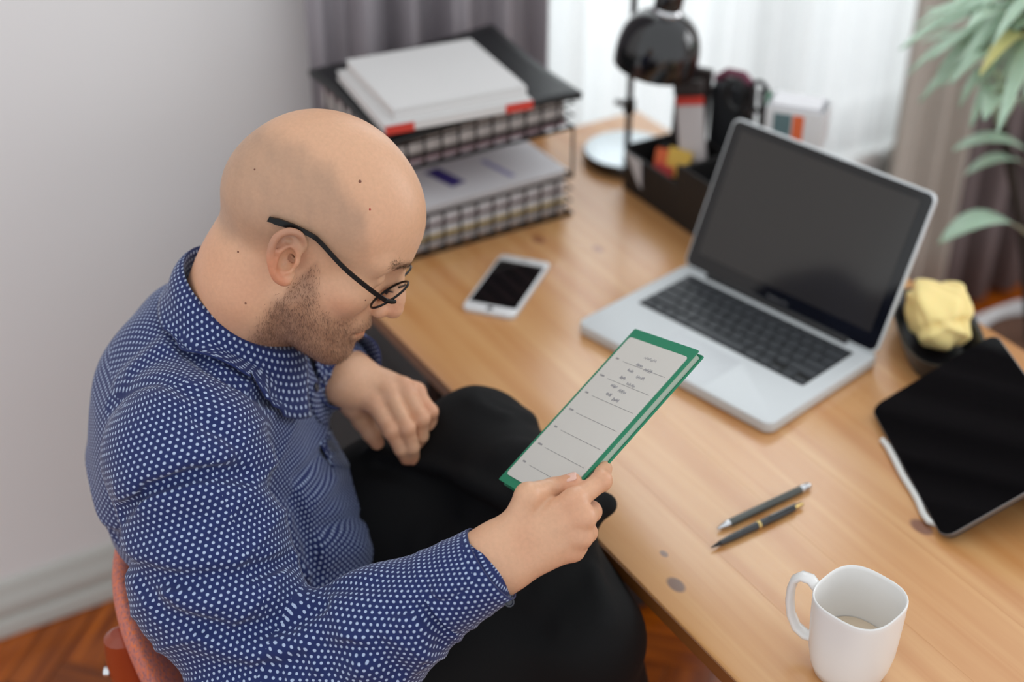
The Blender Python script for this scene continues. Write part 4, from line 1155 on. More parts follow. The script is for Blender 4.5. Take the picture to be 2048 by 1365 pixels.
def sleeve_pts(sh, um, el, cf):
    return [(sh, .078), (um, .074), (el, .062), (el*.45 + cf*.55, .053), (cf, .041)]
SR = sleeve_pts(RSH + .005*tf, UMID, REL, CUFR); SL = sleeve_pts(LSH, LSH*.5 + LEL*.5, LEL, CUFL)
def sleeveR_f(P): return chain(P, SR, .04)
def sleeveL_f(P): return chain(P, SL, .04)
FOLDS = []
def shirt0(P):
    d = smin(torso_f(P), sleeveR_f(P), .030)
    return smin(d, sleeveL_f(P), .03)
def folded(base, folds):
    def f(P):
        d = base(P); D = np.zeros(len(P), np.float32)
        for (pts, amp, wid) in folds:
            lo = pts.min(0) - 3*wid; hi = pts.max(0) + 3*wid
            sel = np.nonzero(((P > lo) & (P < hi)).all(1))[0]
            if not len(sel): continue
            S = P[sel]; e = None
            for a, b in zip(pts[:-1], pts[1:]):
                x = seg(S, a, b, 0, 0); e = x if e is None else np.minimum(e, x)
            # fade at both ends of the fold
            L0 = np.sqrt(((S - pts[0].astype(np.float32))**2).sum(1)); L1 = np.sqrt(((S - pts[-1].astype(np.float32))**2).sum(1))
            fade = np.clip(np.minimum(L0, L1)/(1.6*wid) + .25, 0, 1)
            D[sel] += amp*np.exp(-(e/wid)**2)*fade
        return d - .011*np.tanh(D/.011)
    return f
def fold(base, px, amp, wid):
    pts = np.array([march(base, x, y) for x, y in px], np.float32)
    return (pts, amp, wid)
SHF = [fold(shirt0, a[0], a[1]*(1.25 if a[1] < 0 else 1.0), a[2]*(.72 if a[1] < 0 else .85)) for a in (
    # sleeve head seam and the deep crease over the armhole
    ([(240, 1030), (300, 975), (380, 950), (450, 945), (490, 950)], -.015, .010),
    ([(250, 985), (330, 930), (430, 905), (540, 915)], .011, .015),
    ([(545, 960), (590, 1000), (620, 1080), (632, 1150)], -.013, .011),
    ([(300, 1010), (400, 990), (520, 1000), (575, 1040)], .007, .016),
    # upper arm drags
    ([(290, 1150), (380, 1165), (480, 1150), (590, 1120)], -.014, .011),
    ([(250, 1090), (350, 1120), (470, 1110)], .006, .013),
    ([(330, 1195), (430, 1215), (540, 1195), (620, 1150)], .008, .012),
    ([(360, 1240), (460, 1265), (560, 1250), (640, 1210)], -.013, .010),
    ([(390, 1290), (500, 1310), (610, 1290)], .007, .012),
    ([(450, 1345), (560, 1340), (640, 1310)], -.008, .010),
    # elbow bunching and forearm
    ([(640, 1290), (660, 1320), (650, 1360)], -.010, .010),
    ([(690, 1285), (720, 1320), (715, 1365)], .008, .010),
    ([(740, 1270), (775, 1310), (790, 1360)], -.009, .009),
    ([(790, 1215), (830, 1260), (850, 1330)], .009, .012),
    ([(845, 1180), (880, 1225), (890, 1290)], -.006, .009),
    ([(800, 1240), (870, 1190), (930, 1160)], .005, .010),
    ([(770, 1225), (800, 1215), (850, 1225), (900, 1260)], -.012, .010),
    ([(655, 1310), (700, 1300), (760, 1320), (800, 1350)], -.012, .010),
    # chest and side
    ([(520, 790), (470, 830), (420, 900)], .004, .012),
    ([(350, 680), (430, 745), (500, 790), (560, 800)], -.010, .010),
    ([(240, 760), (330, 690), (420, 690)], .006, .014),
    ([(220, 810), (320, 760), (400, 800)], -.005, .012),
    ([(380, 820), (440, 870), (480, 910)], -.005, .011),
    ([(600, 960), (650, 900), (690, 870)], -.006, .010),
    ([(620, 1010), (670, 960), (700, 930)], .006, .011),
    ([(640, 1060), (700, 1040), (730, 1030)], -.005, .010),
    ([(650, 1120), (710, 1105), (750, 1100)], .005, .012),
    ([(650, 1180), (710, 1170), (760, 1165)], -.005, .011),
    ([(230, 1075), (265, 1140), (330, 1220)], -.010, .013),
    ([(190, 1090), (240, 1170), (310, 1260)], .006, .014),
)]
shirt1 = folded(shirt0, SHF)
_w = np.random.default_rng(11).normal(size=(5, 3)).astype(np.float32)*26
aU, aF = unit(REL - RSH), unit(CUFR - REL)
_q = np.random.default_rng(5).normal(size=(8, 3)); _q = (_q/np.linalg.norm(_q, axis=1)[:, None]).astype(np.float32)
_tq = unit(.45*tf - .80*zz + .35*tl_).astype(np.float32)
def wrinkle(P):
    dU = seg(P, RSH, REL, 0, 0); dF = seg(P, REL, CUFR, 0, 0)
    near = np.exp(-(np.maximum(0, np.minimum(dU, dF) - .085)/.03)**2)
    wU = 1/(1 + np.exp(-np.clip((dF - dU)/.015, -30, 30))); wF = 1 - wU
    sU = np.clip(((P - RSH.astype(np.float32)) @ aU.astype(np.float32))/np.linalg.norm(REL-RSH), 0, 1.2); sF = np.clip(((P - REL.astype(np.float32)) @ aF.astype(np.float32))/np.linalg.norm(CUFR-REL), -.2, 1)
    warp = 1.5*np.sin(P @ (_q[0]*21)) + 1.1*np.sin(P @ (_q[1]*37) + 1.)
    phU = (P @ aU.astype(np.float32))*(math.pi/.046) + warp; phF = (P @ aF.astype(np.float32))*(math.pi/.034) + 1.2*warp
    mU = np.clip(.45 + .75*np.sin(P @ (_q[2]*19) + .5), 0, 1); mF = np.clip(.45 + .75*np.sin(P @ (_q[3]*24) + 2.), 0, 1)
    rU = (1 - np.abs(np.sin(phU)))**2 - .28; rF = (1 - np.abs(np.sin(phF)))**2 - .28
    aw = .0035 + .0045*sU**2; af = .0070*np.clip(1.05 - sF, 0, 1) + .0008
    w = near*(wU*aw*rU*mU + wF*af*rF*mF)
    phT = (P @ _tq)*(math.pi/.060) + 1.3*warp + 1.2*np.sin(P @ (_q[4]*16)); mT = np.clip(.3 + .8*np.sin(P @ (_q[5]*13) + 1.), 0, 1)
    # close to the collar and cuffs the cloth lies flat
    up = np.clip((NB[2] - .02 - P[:, 2])/.10, 0, 1)
    return w + (1-near)*up*.0042*((1 - np.abs(np.sin(phT)))**2 - .28)*mT
def shirt_f(P):
    d = shirt1(P)
    n = 0
    for k in range(5): n = n + np.sin(P @ _w[k] + 1.7*k + 1.4*np.sin(P @ _w[(k+2) % 5]*.7))
    return d - .0009*n - wrinkle(P)
lo = np.min([REL, RSH, LSH, LEL, HIP, NB, CUFR, CUFL], 0) - .20; hi = np.max([REL, RSH, LSH, LEL, HIP, NB, CUFR, CUFL], 0) + .16
lo[2] = .44; hi[2] = min(hi[2], NB[2] + .06)
Vs, Fs = nets(shirt_f, lo, hi, .0034, proj=2)
# regions: torso, right sleeve, left sleeve -> cloth coordinates in metres
def curve_uv(V, pts):
    cv = bez([p for p, r in pts], 16); rad = np.interp(np.linspace(0, 1, len(cv)), np.linspace(0, 1, len(pts)), [r for p, r in pts])
    T = np.gradient(cv, axis=0); T /= np.linalg.norm(T, axis=1)[:, None]
    arc = np.concatenate([[0], np.cumsum(np.linalg.norm(np.diff(cv, axis=0), axis=1))])
    u = np.zeros_like(cv); a = np.array([0, 0, 1.0]) if abs(T[0][2]) < .9 else np.array([1.0, 0, 0]); u0 = unit(a - T[0]*(a @ T[0])); u[0] = u0
    for i in range(1, len(cv)): u[i] = unit(u[i-1] - T[i]*(u[i-1] @ T[i]))
    w = np.cross(T, u)
    best = np.full(len(V), 1e9); bi = np.zeros(len(V), int)
    for i in range(len(cv)):
        d = ((V - cv[i])**2).sum(1); m = d < best; best[m] = d[m]; bi[m] = i
    R = V - cv[bi]; along = (R*T[bi]).sum(1)
    th = np.arctan2((R*w[bi]).sum(1), (R*u[bi]).sum(1))
    return th, arc[bi] + along, rad[bi]
def torso_uv(V):
    axis = unit(NB - HIP); R = V - (HIP*.5 + NB*.5); v = R @ axis
    th = np.arctan2(-(R @ tl_), R @ tf + .02)
    return th, v
fc_ = Vs[Fs].mean(1)
dT, dR, dL = ev(torso_f, fc_), ev(sleeveR_f, fc_), ev(sleeveL_f, fc_)
reg = np.zeros(len(Fs), int)
reg[(dR < dT - .006) & (dR < dL)] = 1; reg[(dL < dT - .006) & (dL < dR)] = 2
gT, _ = grad(torso_f, fc_.astype(np.float32), .004)
reg[(reg == 0) & (gT[:, 2] > .60) & (fc_[:, 2] > NB[2] - .17)] = 3          # the yoke over the shoulders
thT, vT = torso_uv(Vs)
def axis_uv(V, a, b):
    t = unit(b - a); r = np.array([0, 0, 1.0]) if abs(t[2]) < .8 else unit(-FW); u = unit(r - t*(r @ t)); w = np.cross(t, u); R = V - a
    return np.arctan2(R @ w, -(R @ u)), R @ t
bR = unit(aF + aU); bL = unit(unit(CUFL - LEL) + unit(LEL - LSH))
foreR = ((fc_ - REL) @ bR) > 0; foreL = ((fc_ - LEL) @ bL) > 0
UV = np.zeros((len(Fs), 4, 2), np.float32)
for sel, (th, vv), rad in ((reg == 0, (thT, vT), .150), ((reg == 1) & ~foreR, axis_uv(Vs, RSH, REL), .074), ((reg == 1) & foreR, axis_uv(Vs, REL, CUFR), .054),
                           ((reg == 2) & ~foreL, axis_uv(Vs, LSH, LEL), .07), ((reg == 2) & foreL, axis_uv(Vs, LEL, CUFL), .054)):
    t = th[Fs[sel]]; t0 = t[:, :1]; t = t0 + (t - t0 + np.pi) % (2*np.pi) - np.pi
    UV[sel, :, 0] = t*rad; UV[sel, :, 1] = vv[Fs[sel]]
s = reg == 3; UV[s, :, 0] = (Vs @ tl_.astype(np.float32))[Fs[s]]*1.08; UV[s, :, 1] = (Vs @ tf.astype(np.float32))[Fs[s]]*1.12
def dots_mat():
    m = mat('dotted_cotton', (28, 48, 112), rough=.8, sheen=.15)
    nt = m.node_tree; b = bsdf(m); N = nt.nodes.new; K = nt.links.new
    uv = N('ShaderNodeUVMap'); uv.uv_map = 'cloth'; sx = N('ShaderNodeSeparateXYZ'); K(uv.outputs[0], sx.inputs[0])
    def mth(op, a, b_=None, c=None):
        n = N('ShaderNodeMath'); n.operation = op
        for i, x in enumerate((a, b_, c)):
            if x is None: continue
            if isinstance(x, (int, float)): n.inputs[i].default_value = x
            else: K(x, n.inputs[i])
        return n.outputs[0]
    px, py = .0064, .0053
    v = mth('DIVIDE', sx.outputs[1], py); row = mth('FLOOR', v); odd = mth('MODULO', mth('ABSOLUTE', row), 2.0)
    u = mth('ADD', mth('DIVIDE', sx.outputs[0], px), mth('MULTIPLY', odd, .5))
    du = mth('MULTIPLY', mth('SUBTRACT', mth('FRACT', u), .5), px); dv = mth('MULTIPLY', mth('SUBTRACT', mth('FRACT', v), .5), py)
    r = mth('SQRT', mth('ADD', mth('POWER', mth('ABSOLUTE', du), 2.0), mth('POWER', mth('ABSOLUTE', dv), 2.0)))
    mr = N('ShaderNodeMapRange'); mr.inputs[1].default_value = .00115; mr.inputs[2].default_value = .00155; mr.inputs[3].default_value = 1; mr.inputs[4].default_value = 0
    K(r, mr.inputs[0])
    mx = N('ShaderNodeMix'); mx.data_type = 'RGBA'; mx.inputs[6].default_value = lin(4, 29, 88); mx.inputs[7].default_value = lin(172, 188, 216)
    K(mr.outputs[0], mx.inputs[0]); K(mx.outputs[2], b.inputs['Base Color'])
    return m
m_shirt = dots_mat()
def set_uv(me, UV):
    l = me.uv_layers.new(name='cloth'); l.data.foreach_set('uv', UV.reshape(-1).astype(np.float32))

# trousers ---------------------------------------------------------------
def leg_f(P):
    d = ell(P, HIP - .005*zz, (.135, .165, .105), np.stack([hf, hl_, zz], 1))
    d = smin(d, chain(P, [(RHIP, .092), (RHIP*.45 + RKN*.55, .082), (RKN, .064)], .03), .05)
    d = smin(d, chain(P, [(RKN, .064), (RKN*.5 + RAN*.5, .064), (RAN, .058)], .03), .02)
    d = smin(d, chain(P, [(LHIP, .092), (LHIP*.45 + LKN*.55 + .02*zz, .084), (LKN, .062)], .03), .05)
    d = smin(d, chain(P, [(LKN, .062), (LKN*.5 + LAN*.5 - .012*zz, .058), (LAN, .044)], .02), .03)
    # cloth bridging the lap between both thighs
    d = smin(d, seg(P, HIP*.45 + LKN*.55 - .03*zz, RKN*.7 + RHIP*.3 + .06*zz, .06, .05), .07)
    d = smin(d, seg(P, HIP*.25 + LKN*.75 - .05*zz, RKN + .045*zz - .03*hl_, .055, .045), .06)
    d = smin(d, seg(P, LAN - .03*zz, RKN + .05*hl_, .034, .045), .05)
    d = smin(d, seg(P, LAN, at(1212, 1010, 1.57), .036, .012), .02)
    return d
LGF = [fold(leg_f, *a) for a in (
    ([(745, 905), (800, 915), (860, 935), (930, 965), (1000, 1000)], .012, .010),
    ([(740, 925), (840, 955), (940, 1000), (1010, 1040)], -.010, .012),
    ([(880, 790), (950, 800), (1010, 830), (1060, 840), (1100, 838)], .008, .012),
    ([(960, 800), (1000, 820), (1040, 835)], -.006, .008),
    ([(1010, 900), (1090, 900), (1150, 930)], .008, .014),
    ([(860, 1080), (960, 1120), (1060, 1180)], .008, .02), ([(880, 1200), (1000, 1230), (1120, 1260)], -.008, .02),
    ([(930, 960), (980, 985), (1010, 1010)], .008, .010),
    ([(1185, 1120), (1200, 1180), (1215, 1240)], .006, .012))]
trouser_f = folded(leg_f, LGF)
lo = np.min([HIP-.18, LKN-.1, RKN-.1, RAN-.09], 0); hi = np.max([HIP+.18, LKN+.1, RKN+.1, LAN+.1], 0); lo[2] = .06
Vt, Ft = nets(trouser_f, lo, hi, .0055)

# ---------------------------------------------------------------- body (one continuous skin under the clothes)
def core_f(P):
    d = ell(P, CH, (.085, .145, .16), TA)
    d = smin(d, ell(P, HIP + .10*zz, (.095, .13, .15), TA), .06)
    d = smin(d, seg(P, NB - .02*zz, CH, .055, .08), .04)
    for s, e_, w in ((RSH, REL, RWR), (LSH, LEL, LWR)):
        d = smin(d, chain(P, [(s, .045), (e_, .036), (e_*.4 + w*.6, .030), (w, .024)], .02), .03)
    for h_, k_, a_ in ((RHIP, RKN, RAN), (LHIP, LKN, LAN)):
        d = smin(d, chain(P, [(h_, .06), (k_, .042), (a_, .030)], .02), .03)
    return d
Vc, Fc = nets(core_f, (np.min([REL, LEL, HIP-.16, RAN-.05, LKN-.05], 0) - .05), np.max([HIP+.16, RSH+.1, LAN+.06, NB+.05, RKN+.06, RWR, LWR], 0) + .03, .010)
Cc = np.repeat(SK[None], len(Vc), 0)
BV = np.concatenate([Vh, Vr, Vl, Vc]); BC = np.concatenate([Ch, Cr, Cl, Cc])
o1, o2, o3 = len(Vh), len(Vh)+len(Vr), len(Vh)+len(Vr)+len(Vl)
BF = np.concatenate([Fh, Fr+o1, Fl+o2, Fc+o3])
m_skin = mat('skin', (216, 170, 144), rough=.43, spec=.45, sss=.12)
nt = m_skin.node_tree; b = bsdf(m_skin); va = nt.nodes.new('ShaderNodeVertexColor'); va.layer_name = 'tint'
tcn = nt.nodes['Texture Coordinate']; nzz = nt.nodes.new('ShaderNodeTexNoise'); nzz.inputs['Scale'].default_value = 260; nzz.inputs['Detail'].default_value = 3
nt.links.new(tcn.outputs['Object'], nzz.inputs['Vector'])
mr_ = nt.nodes.new('ShaderNodeMapRange'); mr_.inputs[3].default_value = .90; mr_.inputs[4].default_value = 1.09; nt.links.new(nzz.outputs['Fac'], mr_.inputs[0])
vm = nt.nodes.new('ShaderNodeVectorMath'); vm.operation = 'SCALE'; nt.links.new(va.outputs[0], vm.inputs[0]); nt.links.new(mr_.outputs[0], vm.inputs['Scale'])
nt.links.new(vm.outputs[0], b.inputs['Base Color'])
bpn = nt.nodes.new('ShaderNodeBump'); bpn.inputs['Strength'].default_value = .18; bpn.inputs['Distance'].default_value = .001
nt.links.new(nzz.outputs['Fac'], bpn.inputs['Height']); nt.links.new(bpn.outputs[0], b.inputs['Normal'])

person = thing('person', 'seated bald person in a blue dotted shirt reading a green planner', 'person', (HIP[0], HIP[1], 0))
me = mesh_from('body', BV, BF); vcol(me, 'tint', BC)
body = link('body', me, m_skin, person, True)
me = mesh_from('shirt', Vs, Fs); set_uv(me, UV)
shirt = link('shirt', me, m_shirt, person, True); shirt['label'] = 'navy cotton shirt with small white dots'
m_tr = mat('black_trousers', (9, 9, 10), rough=.8, spec=.25, var=.2, bump=.12, bscale=400)
trousers = link('trousers', mesh_from('trousers', Vt, Ft), m_tr, person, True); trousers['label'] = 'black trousers, one leg crossed over the other'

# ---------------------------------------------------------------- collar, placket, cuffs, buttons
cax = unit(unit(hU*.45 + zz*.9) + .10*tf); cF = unit(tf - cax*(tf @ cax)); cL = np.cross(cax, cF)
CC = NB + .002*zz - .004*tf
def collar_pt(phi, s):
    """phi 0 front .. around; s 0 inner foot, .42 top edge, 1 outer lower edge"""
    c, sn = math.cos(phi), math.sin(phi)
    back = .5 - .5*c
    if s < .42:
        t = s/.42; r = .0640 + .004*t; h = -.012 + (.040 + .012*back)*t
    else:
        t = (s-.42)/.58; r = .068 + .0035*math.sin(math.pi*min(1, t*1.5)) + (.026 + .010*c)*t**1.2; h = .028 + .012*back + .004*math.sin(math.pi*t)*(1-t) - (.052 + .026*max(0, c)**2)*t
    rx = r*1.0; ry = r*1.0
    p = CC + cF*(rx*c + .006) + cL*(ry*sn) + cax*(h - .020*c - .004)
    return p
NPH, NS = 96, 15
g0 = .16
V = []; UVc = []
for j in range(NS):
    s = j/(NS-1)
    for i in range(NPH):
        t = i/(NPH-1); phi = g0*(1-.0*s) + (2*math.pi - 2*g0)*t
        # points of the collar spread away from the front opening
        if s > .42: phi = phi + .30*(s-.42)*(1 if t < .5 else -1)*max(0, 1-6*min(t, 1-t))
        V.append(collar_pt(phi, s)); UVc.append((phi*.075, s*.09))
V = np.array(V, np.float32); g_, d_ = grad(shirt_f, V)
sv = np.repeat(np.linspace(0, 1, NS), NPH); need = np.where(sv > .42, .0035 + .0035*(sv-.42)/.58, -.05)
V = V + g_*np.maximum(0, need - d_)[:, None]
F = np.array([(j*NPH+i, j*NPH+i+1, (j+1)*NPH+i+1, (j+1)*NPH+i) for j in range(NS-1) for i in range(NPH-1)])
me = mesh_from('collar', np.array(V), F); set_uv(me, np.array(UVc)[F])
collar = link('collar', me, m_shirt, shirt, True)
md = collar.modifiers.new('solid', 'SOLIDIFY'); md.thickness = .0022; md.offset = 0
def drape(P, f, off):
    P = np.asarray(P, np.float32)
    for _ in range(8):
        g, d = grad(f, P); P = (P - (d - off)[:, None]*g).astype(np.float32)
    return P
def cuff(name, end, el, r0, r1, L, par, tilt=0.0, gap=None):
    t = unit(end - el); a = np.array([0, 0, 1.0]); u = unit(a - t*(a @ t)); w = np.cross(t, u)
    V = []; UVq = []; n = 56
    prof = [(-L, r1), (-L*.6, r1*1.005), (-L*.2, r0*1.02), (0, r0), (.0004, r0-.0016), (-L*.2, r0-.002), (-L*.6, r1-.003)]
    for j, (x, r) in enumerate(prof):
        for i in range(n):
            th = 2*math.pi*i/n
            V.append(end + t*(x + .006*math.sin(th + tilt)) + r*(math.cos(th)*u*.92 + math.sin(th)*w*1.06)); UVq.append((th*r0, x))
    F = np.array([(j*n+i, j*n+(i+1) % n, (j+1)*n+(i+1) % n, (j+1)*n+i) for j in range(len(prof)-1) for i in range(n)])
    uvq = np.array(UVq)[F]; m0 = uvq[:, :1, 0]; per = 2*math.pi*r0
    uvq[:, :, 0] = m0 + (uvq[:, :, 0] - m0 + per/2) % per - per/2
    me = mesh_from(name, np.array(V), F); set_uv(me, uvq)
    o = link(name, me, m_shirt, par, True); return o, (t, u, w)
cR, fr_ = cuff('cuff', RWR + unit(REL-RWR)*.010, REL, .0400, .0425, .062, shirt)
cL_, fl_ = cuff('cuff', LWR + unit(LEL-LWR)*(-.012) + .010*zz, LEL, .0450, .0460, .055, shirt)
m_but = mat('dark_button', (26, 28, 42), rough=.3, coat=.4)
def button(p, nrm, par, r=.0048):
    nrm = unit(nrm); q = Vector(nrm).to_track_quat('Z', 'Y').to_matrix()
    mb = MB(); mb.lathe([(0, .0012), (r*.6, .0010), (r*.75, .0020), (r, .0016), (r, 0), (0, 0)], 20)
    mb.v = [tuple(q @ Vector(v) + Vector(p)) for v in mb.v]
    mb.build('button', m_but, par, ws=True)
p = march(lambda P: np.minimum(seg(P, RWR + unit(REL-RWR)*.008, RWR + unit(REL-RWR)*.075, .0405, .0435), 9), 1018, 1205); button(p, -ray(1018, 1205) + .2*RT, cR)
# button placket down the chest
tops = [(604, 722), (622, 768), (640, 815), (660, 865), (684, 912), (712, 955), (728, 1010)]
cen = np.array([march(shirt_f, x, y) for x, y in tops], np.float32)
cen = bez(cen, 6).astype(np.float32); g_, _ = grad(shirt_f, cen)
T_ = np.gradient(cen, axis=0); T_ /= np.linalg.norm(T_, axis=1)[:, None]; Wd = np.cross(T_, g_); Wd /= np.linalg.norm(Wd, axis=1)[:, None]
cols = np.linspace(-.016, .016, 7)
G = np.stack([cen + Wd*c for c in cols], 1).reshape(-1, 3); G = drape(G, shirt_f, .0016).reshape(len(cen), 7, 3)
edge = np.array([0, .0016, .0018, .0018, .0018, .0016, 0]); gg, _ = grad(shirt_f, G.reshape(-1, 3)); G = G + (gg.reshape(len(cen), 7, 3)*(edge - .001)[None, :, None])
arc = np.concatenate([[0], np.cumsum(np.linalg.norm(np.diff(cen, axis=0), axis=1))])
F = np.array([(j*7+i, j*7+i+1, (j+1)*7+i+1, (j+1)*7+i) for j in range(len(cen)-1) for i in range(6)])
uvp = np.array([(c, -a) for a in arc for c in cols]); me = mesh_from('placket', G.reshape(-1, 3), F); set_uv(me, uvp[F])
plk = link('placket', me, m_shirt, shirt, True); md = plk.modifiers.new('solid', 'SOLIDIFY'); md.thickness = .0016; md.offset = 0
for k in (7, 17, 27):
    if k < len(cen): button(G[k, 3] + gg.reshape(len(cen), 7, 3)[k, 3]*.0012, gg.reshape(len(cen), 7, 3)[k, 3], plk)

# ---------------------------------------------------------------- stubble, brows, moles, shoes
m_hairb = mat('brown_stubble', (104, 70, 50), rough=.6); m_brow = mat('brow_hair', (74, 52, 38), rough=.6)
def hairs(name, mask, n, length, wid, m, seed, flow, lift=.35):
    rg = np.random.default_rng(seed); tri = Fh; w = mask(ql[tri].mean(1)); w = np.clip(w, 0, None)**1.2; w = w/w.sum()
    f = rg.choice(len(tri), n, p=w); a, b2 = rg.random((2, n, 1))
    P0 = ql[tri[f]]; p = (P0[:, 0]*(1-a) + P0[:, 1]*a)*(1-b2) + (P0[:, 3]*(1-a) + P0[:, 2]*a)*b2
    g, _ = grad(head_f, p.astype(np.float32))
    fl = flow(p) + rg.normal(size=(n, 3))*.35; fl -= g*(fl*g).sum(1)[:, None]; fl /= np.linalg.norm(fl, axis=1)[:, None] + 1e-9
    L = length*rg.uniform(.5, 1.2, (n, 1)); d = fl*(1-lift) + g*lift; d /= np.linalg.norm(d, axis=1)[:, None]
    s = np.cross(fl, g)*wid; base = p - g*.0006
    V = np.concatenate([base - s, base + s, p + d*L]) ; F = np.stack([np.arange(n), np.arange(n)+n, np.arange(n)+2*n], 1)
    V = HS*(V @ HA.T) + HC
    o = link(name, mesh_from(name, V, F, False), m, person, True); o['kind'] = 'stuff'; return o
hairs('beard', lambda q: beard_mask(q)*(1-.5*sstep(-.09, -.14, q[:, 2])), 9000, .0055, .00016, m_hairb, 5, lambda p: np.array([.45, 0, -.9])[None]*np.ones((len(p), 1)))
def brow_mask(q):
    f, l, u = q[:, 0], np.abs(q[:, 1]), q[:, 2]
    return np.exp(-((u - .0345 - .12*(l-.03)*(l < .05))/.0042)**2)*sstep(.008, .014, l)*sstep(.054, .046, l)*(f > .05)
hairs('eyebrow', brow_mask, 1200, .0075, .0002, m_brow, 6, lambda p: np.stack([-.4*np.ones(len(p)), np.sign(p[:, 1]), .25*np.ones(len(p))], 1), .2)
def hmarch(px, py):
    r = ray(px, py); d = 1.1
    for _ in range(150):
        v = float(head_f(hl((CAM + r*d)[None].astype(np.float32)))[0])
        if v < .0003 or d > 2: break
        d += v*.7
    return CAM + r*d
m_mole = mat('mole', (120, 74, 56), rough=.6); m_spot = mat('red_spot', (176, 58, 52), rough=.6)
for (x, y, r, m) in ((720, 363, .0016, m_mole), (740, 419, .0011, m_spot), (509, 339, .0010, m_mole), (476, 504, .0011, m_mole), (491, 607, .0011, m_mole), (731, 601, .0008, m_mole)):
    p = hmarch(x, y); g, _ = grad(head_f, hl(p[None].astype(np.float32))); g = HA @ g[0]
    q = Vector(g).to_track_quat('Z', 'Y').to_matrix(); mb = MB(); mb.lathe([(r, -.0002), (r*.7, .0004), (0, .0006)], 12)
    mb.v = [tuple(q @ Vector(v) + Vector(p)) for v in mb.v]; mb.build('mole', m, body, ws=True)
tip, ip = RHAND['t'][3], RHAND['t'][2]; td = unit(tip - ip); tn = unit(rback*.75 + UPV*.55); tn = unit(tn - td*(tn @ td)); ts = np.cross(td, tn)
mb = MB(); mb.grid(lambda u, v: tuple(tip + td*(-.004 + .0115*v) + ts*((u-.5)*.0105*(1-.35*(2*v-1)**4)) + tn*(.0086*math.sqrt(max(0, 1-(1.05*(u-.5))**2)) - .0016*v*v)), 9, 8)
mb.build('nail', mat('nail', (226, 182, 164), rough=.3), body, ws=True, solid=.0006)
# shoes
m_shoe = mat('black_shoe', (16, 16, 17), rough=.4)
def shoe(an, dr, name='shoe'):
    dr = unit(dr)
    def f(P): 
        d = chain(P, [(an - .02*zz, .042), (an - .055*zz + dr*.02, .045), (an - .062*zz + dr*.16, .036)], .03)
        return smax(d, -(P[:, 2] - np.float32(.002)), .01)
    V, F = nets(f, an + np.array([-.26, -.26, -.13]), an + np.array([.26, .26, .06]), .007, proj=0)
    link(name, mesh_from(name, V, F), m_shoe, person, True)
shoe(RAN, np.array([.5, .86, 0]))

# ================================================================== glasses
m_frm = mat('black_frame', (6, 6, 7), rough=.3, spec=.3); m_rim = mat('gunmetal_rim', (60, 62, 66), rough=.25, metal=.8)
m_lens = mat('clear_lens', (240, 245, 246), rough=.02, trans=1.0)
lt_ = m_lens.node_tree; _t = lt_.nodes.new('ShaderNodeBsdfTransparent'); _m = lt_.nodes.new('ShaderNodeMixShader'); _m.inputs[0].default_value = .10
lt_.links.new(_t.outputs[0], _m.inputs[1]); lt_.links.new(bsdf(m_lens).outputs[0], _m.inputs[2]); lt_.links.new(_m.outputs[0], lt_.nodes['Material Output'].inputs[0])
gl_ = thing('glasses', 'round black glasses with thin rims worn on the face', 'glasses', tuple(hw((.1, 0, .01))))
def G_(name, mb, m):
    mb.v = [tuple(hw(v)) for v in mb.v]; mb.build(name, m, gl_, ws=True)
for s in (-1, 1):
    c = np.array([.1070, s*.0335, .0005 if s < 0 else -.0075]); tl2 = .16
    def rimp(a, r=.0225): 
        y = r*math.cos(a); z = r*.93*math.sin(a)
        return (c[0] + .50*(z - .010), c[1] + y, c[2] + z)
    pts = [rimp(a) for a in np.linspace(0, 2*math.pi, 41)[:-1]]
    mb = MB(); mb.tube(pts, .0013, 8, closed=True); G_('rim', mb, m_frm if s < 0 else m_rim)
    mb = MB(); n = len(pts); mb.add([tuple(c)] + pts, [(0, 1+k, 1+(k+1) % n) for k in range(n)]); G_('lens', mb, m_lens)
    zo = -.0055 if s < 0 else -.0135; hx = (.1050, s*.0600, .0110+zo)
    mb = MB(); mb.tube([(.1085, s*.0555, .011+zo), hx, (.098, s*.068, .0118+zo)], [.0022, .0026, .0024], 8); G_('hinge', mb, m_frm)
    mb = MB(); path = [(.100, s*.0675, .0118+zo), (.080, s*.0720, .0140+zo*.75), (.045, s*.0770, .0200+zo*.35), (.012, s*.0800, .0300), (.0, s*.0815, .0325), (-.020, s*.0800, .0300), (-.045, s*.0775, .0230)]
    cv = bez(path, 6)
    V = []; F = []
    for i, q in enumerate(cv):
        t = i/(len(cv)-1); h = .0024 + .0014*max(0, (t-.72)/.28); w = .0010 + .0006*max(0, (t-.7)/.3)
        if i >= len(cv)-2: h *= .7
        for (a, b3) in ((-w, -h), (w, -h), (w, h), (-w, h)): V.append((q[0], q[1]+a, q[2]+b3))
    for i in range(len(cv)-1):
        for k in range(4): F.append((4*i+k, 4*i+(k+1) % 4, 4*i+4+(k+1) % 4, 4*i+4+k))
    F += [(0, 1, 2, 3), tuple(len(V)-4+k for k in (3, 2, 1, 0))]
    mb.add(V, F); G_('temple', mb, m_frm)
    mb = MB(); mb.tube([(.106, s*.013, .000+zo*.6), (.101, s*.0125, -.002+zo*.6), (.100, s*.0115, -.006+zo*.6)], [.0008, .0012, .0020], 8); G_('nose_pad', mb, m_rim)
mb = MB(); mb.tube([(.1085, -.0115, .004), (.113, -.005, .0062), (.1138, 0, .0058), (.113, .005, .0042), (.1085, .0115, -.002)], .0012, 8); G_('bridge', mb, m_frm)

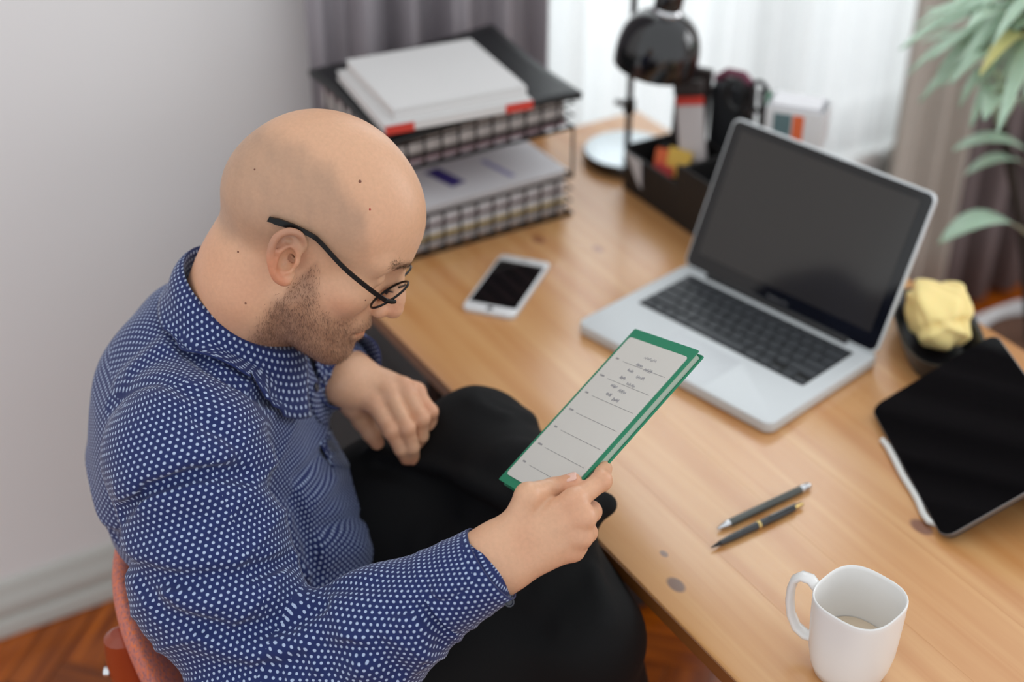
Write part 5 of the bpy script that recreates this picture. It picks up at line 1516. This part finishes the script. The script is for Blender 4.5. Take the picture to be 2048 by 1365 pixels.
# ================================================================== planner in the hand
m_gcov = mat('green_cover', (26, 128, 92), rough=.55); m_page = mat('planner_page', (208, 204, 196), rough=.8, var=.02); m_ink = mat('grey_ink', (146, 143, 143), rough=.8)
m_edge = mat('page_edges', (176, 188, 172), rough=.85)
pw, phh = np.linalg.norm(nBR - nBL), np.linalg.norm(nTL - nBL)
eX = unit(nBR - nBL); eY = nTL - nBL; eY = unit(eY - eX*(eY @ eX)); eN = np.cross(eX, eY)
pl = thing('planner', 'green weekly planner with ruled lines held open in the right hand', 'planner', tuple(nBL))
pl.rotation_euler = Matrix([[eX[i], eY[i], eN[i]] for i in range(3)]).to_euler()
MB().slab(pw, phh, -.0105, -.0085, .0015, seg=2, c=(pw/2, phh/2)).build('back_cover', m_gcov, pl, smooth=False)
MB().box((.0030, .004, -.0085), (pw-.002, phh-.004, -.0020)).build('page_block', m_edge, pl, smooth=False)
MB().slab(pw, phh, -.0020, -.0006, .0015, seg=2, c=(pw/2, phh/2)).build('front_cover', m_gcov, pl, smooth=False)
MB().slab(pw-.010, phh-.020, -.0006, .0002, .004, seg=4, c=(pw/2, phh/2-.001)).build('page', m_page, pl, smooth=False)
y = phh - .040; 
for i in range(7):
    MB().box((.014 + .014, y - .0002, .0002), (pw - .012, y + .0002, .0004)).build('ruled_line', m_ink, pl, smooth=False)
    MB().slab(.0085 if i % 2 else .006, .0018, .0002, .0004, .0006, seg=2, c=(.016, y + .001)).build('day_mark', m_ink, pl, smooth=False)
    y -= .0236
rw = random.Random(4); m_ink2 = mat('faint_pencil', (166, 163, 166), rough=.8)
def scrib(x, y, w, h=.0045):
    pts = [(x + w*t/14 + rw.uniform(-.0006, .0006), y + (h/2 if t % 2 else -h/2)*rw.uniform(.3, 1), .0004) for t in range(15)]
    MB().tube(pts, .00026, 4).build('handwriting', m_ink2, pl, smooth=False)
for (x, y, w) in ((.055, .182, .022), (.052, .172, .012), (.070, .170, .014), (.047, .163, .010), (.068, .160, .014), (.045, .153, .010), (.062, .149, .016), (.042, .141, .012), (.060, .139, .014), (.046, .131, .010), (.062, .128, .012)):
    scrib(x, y, w)
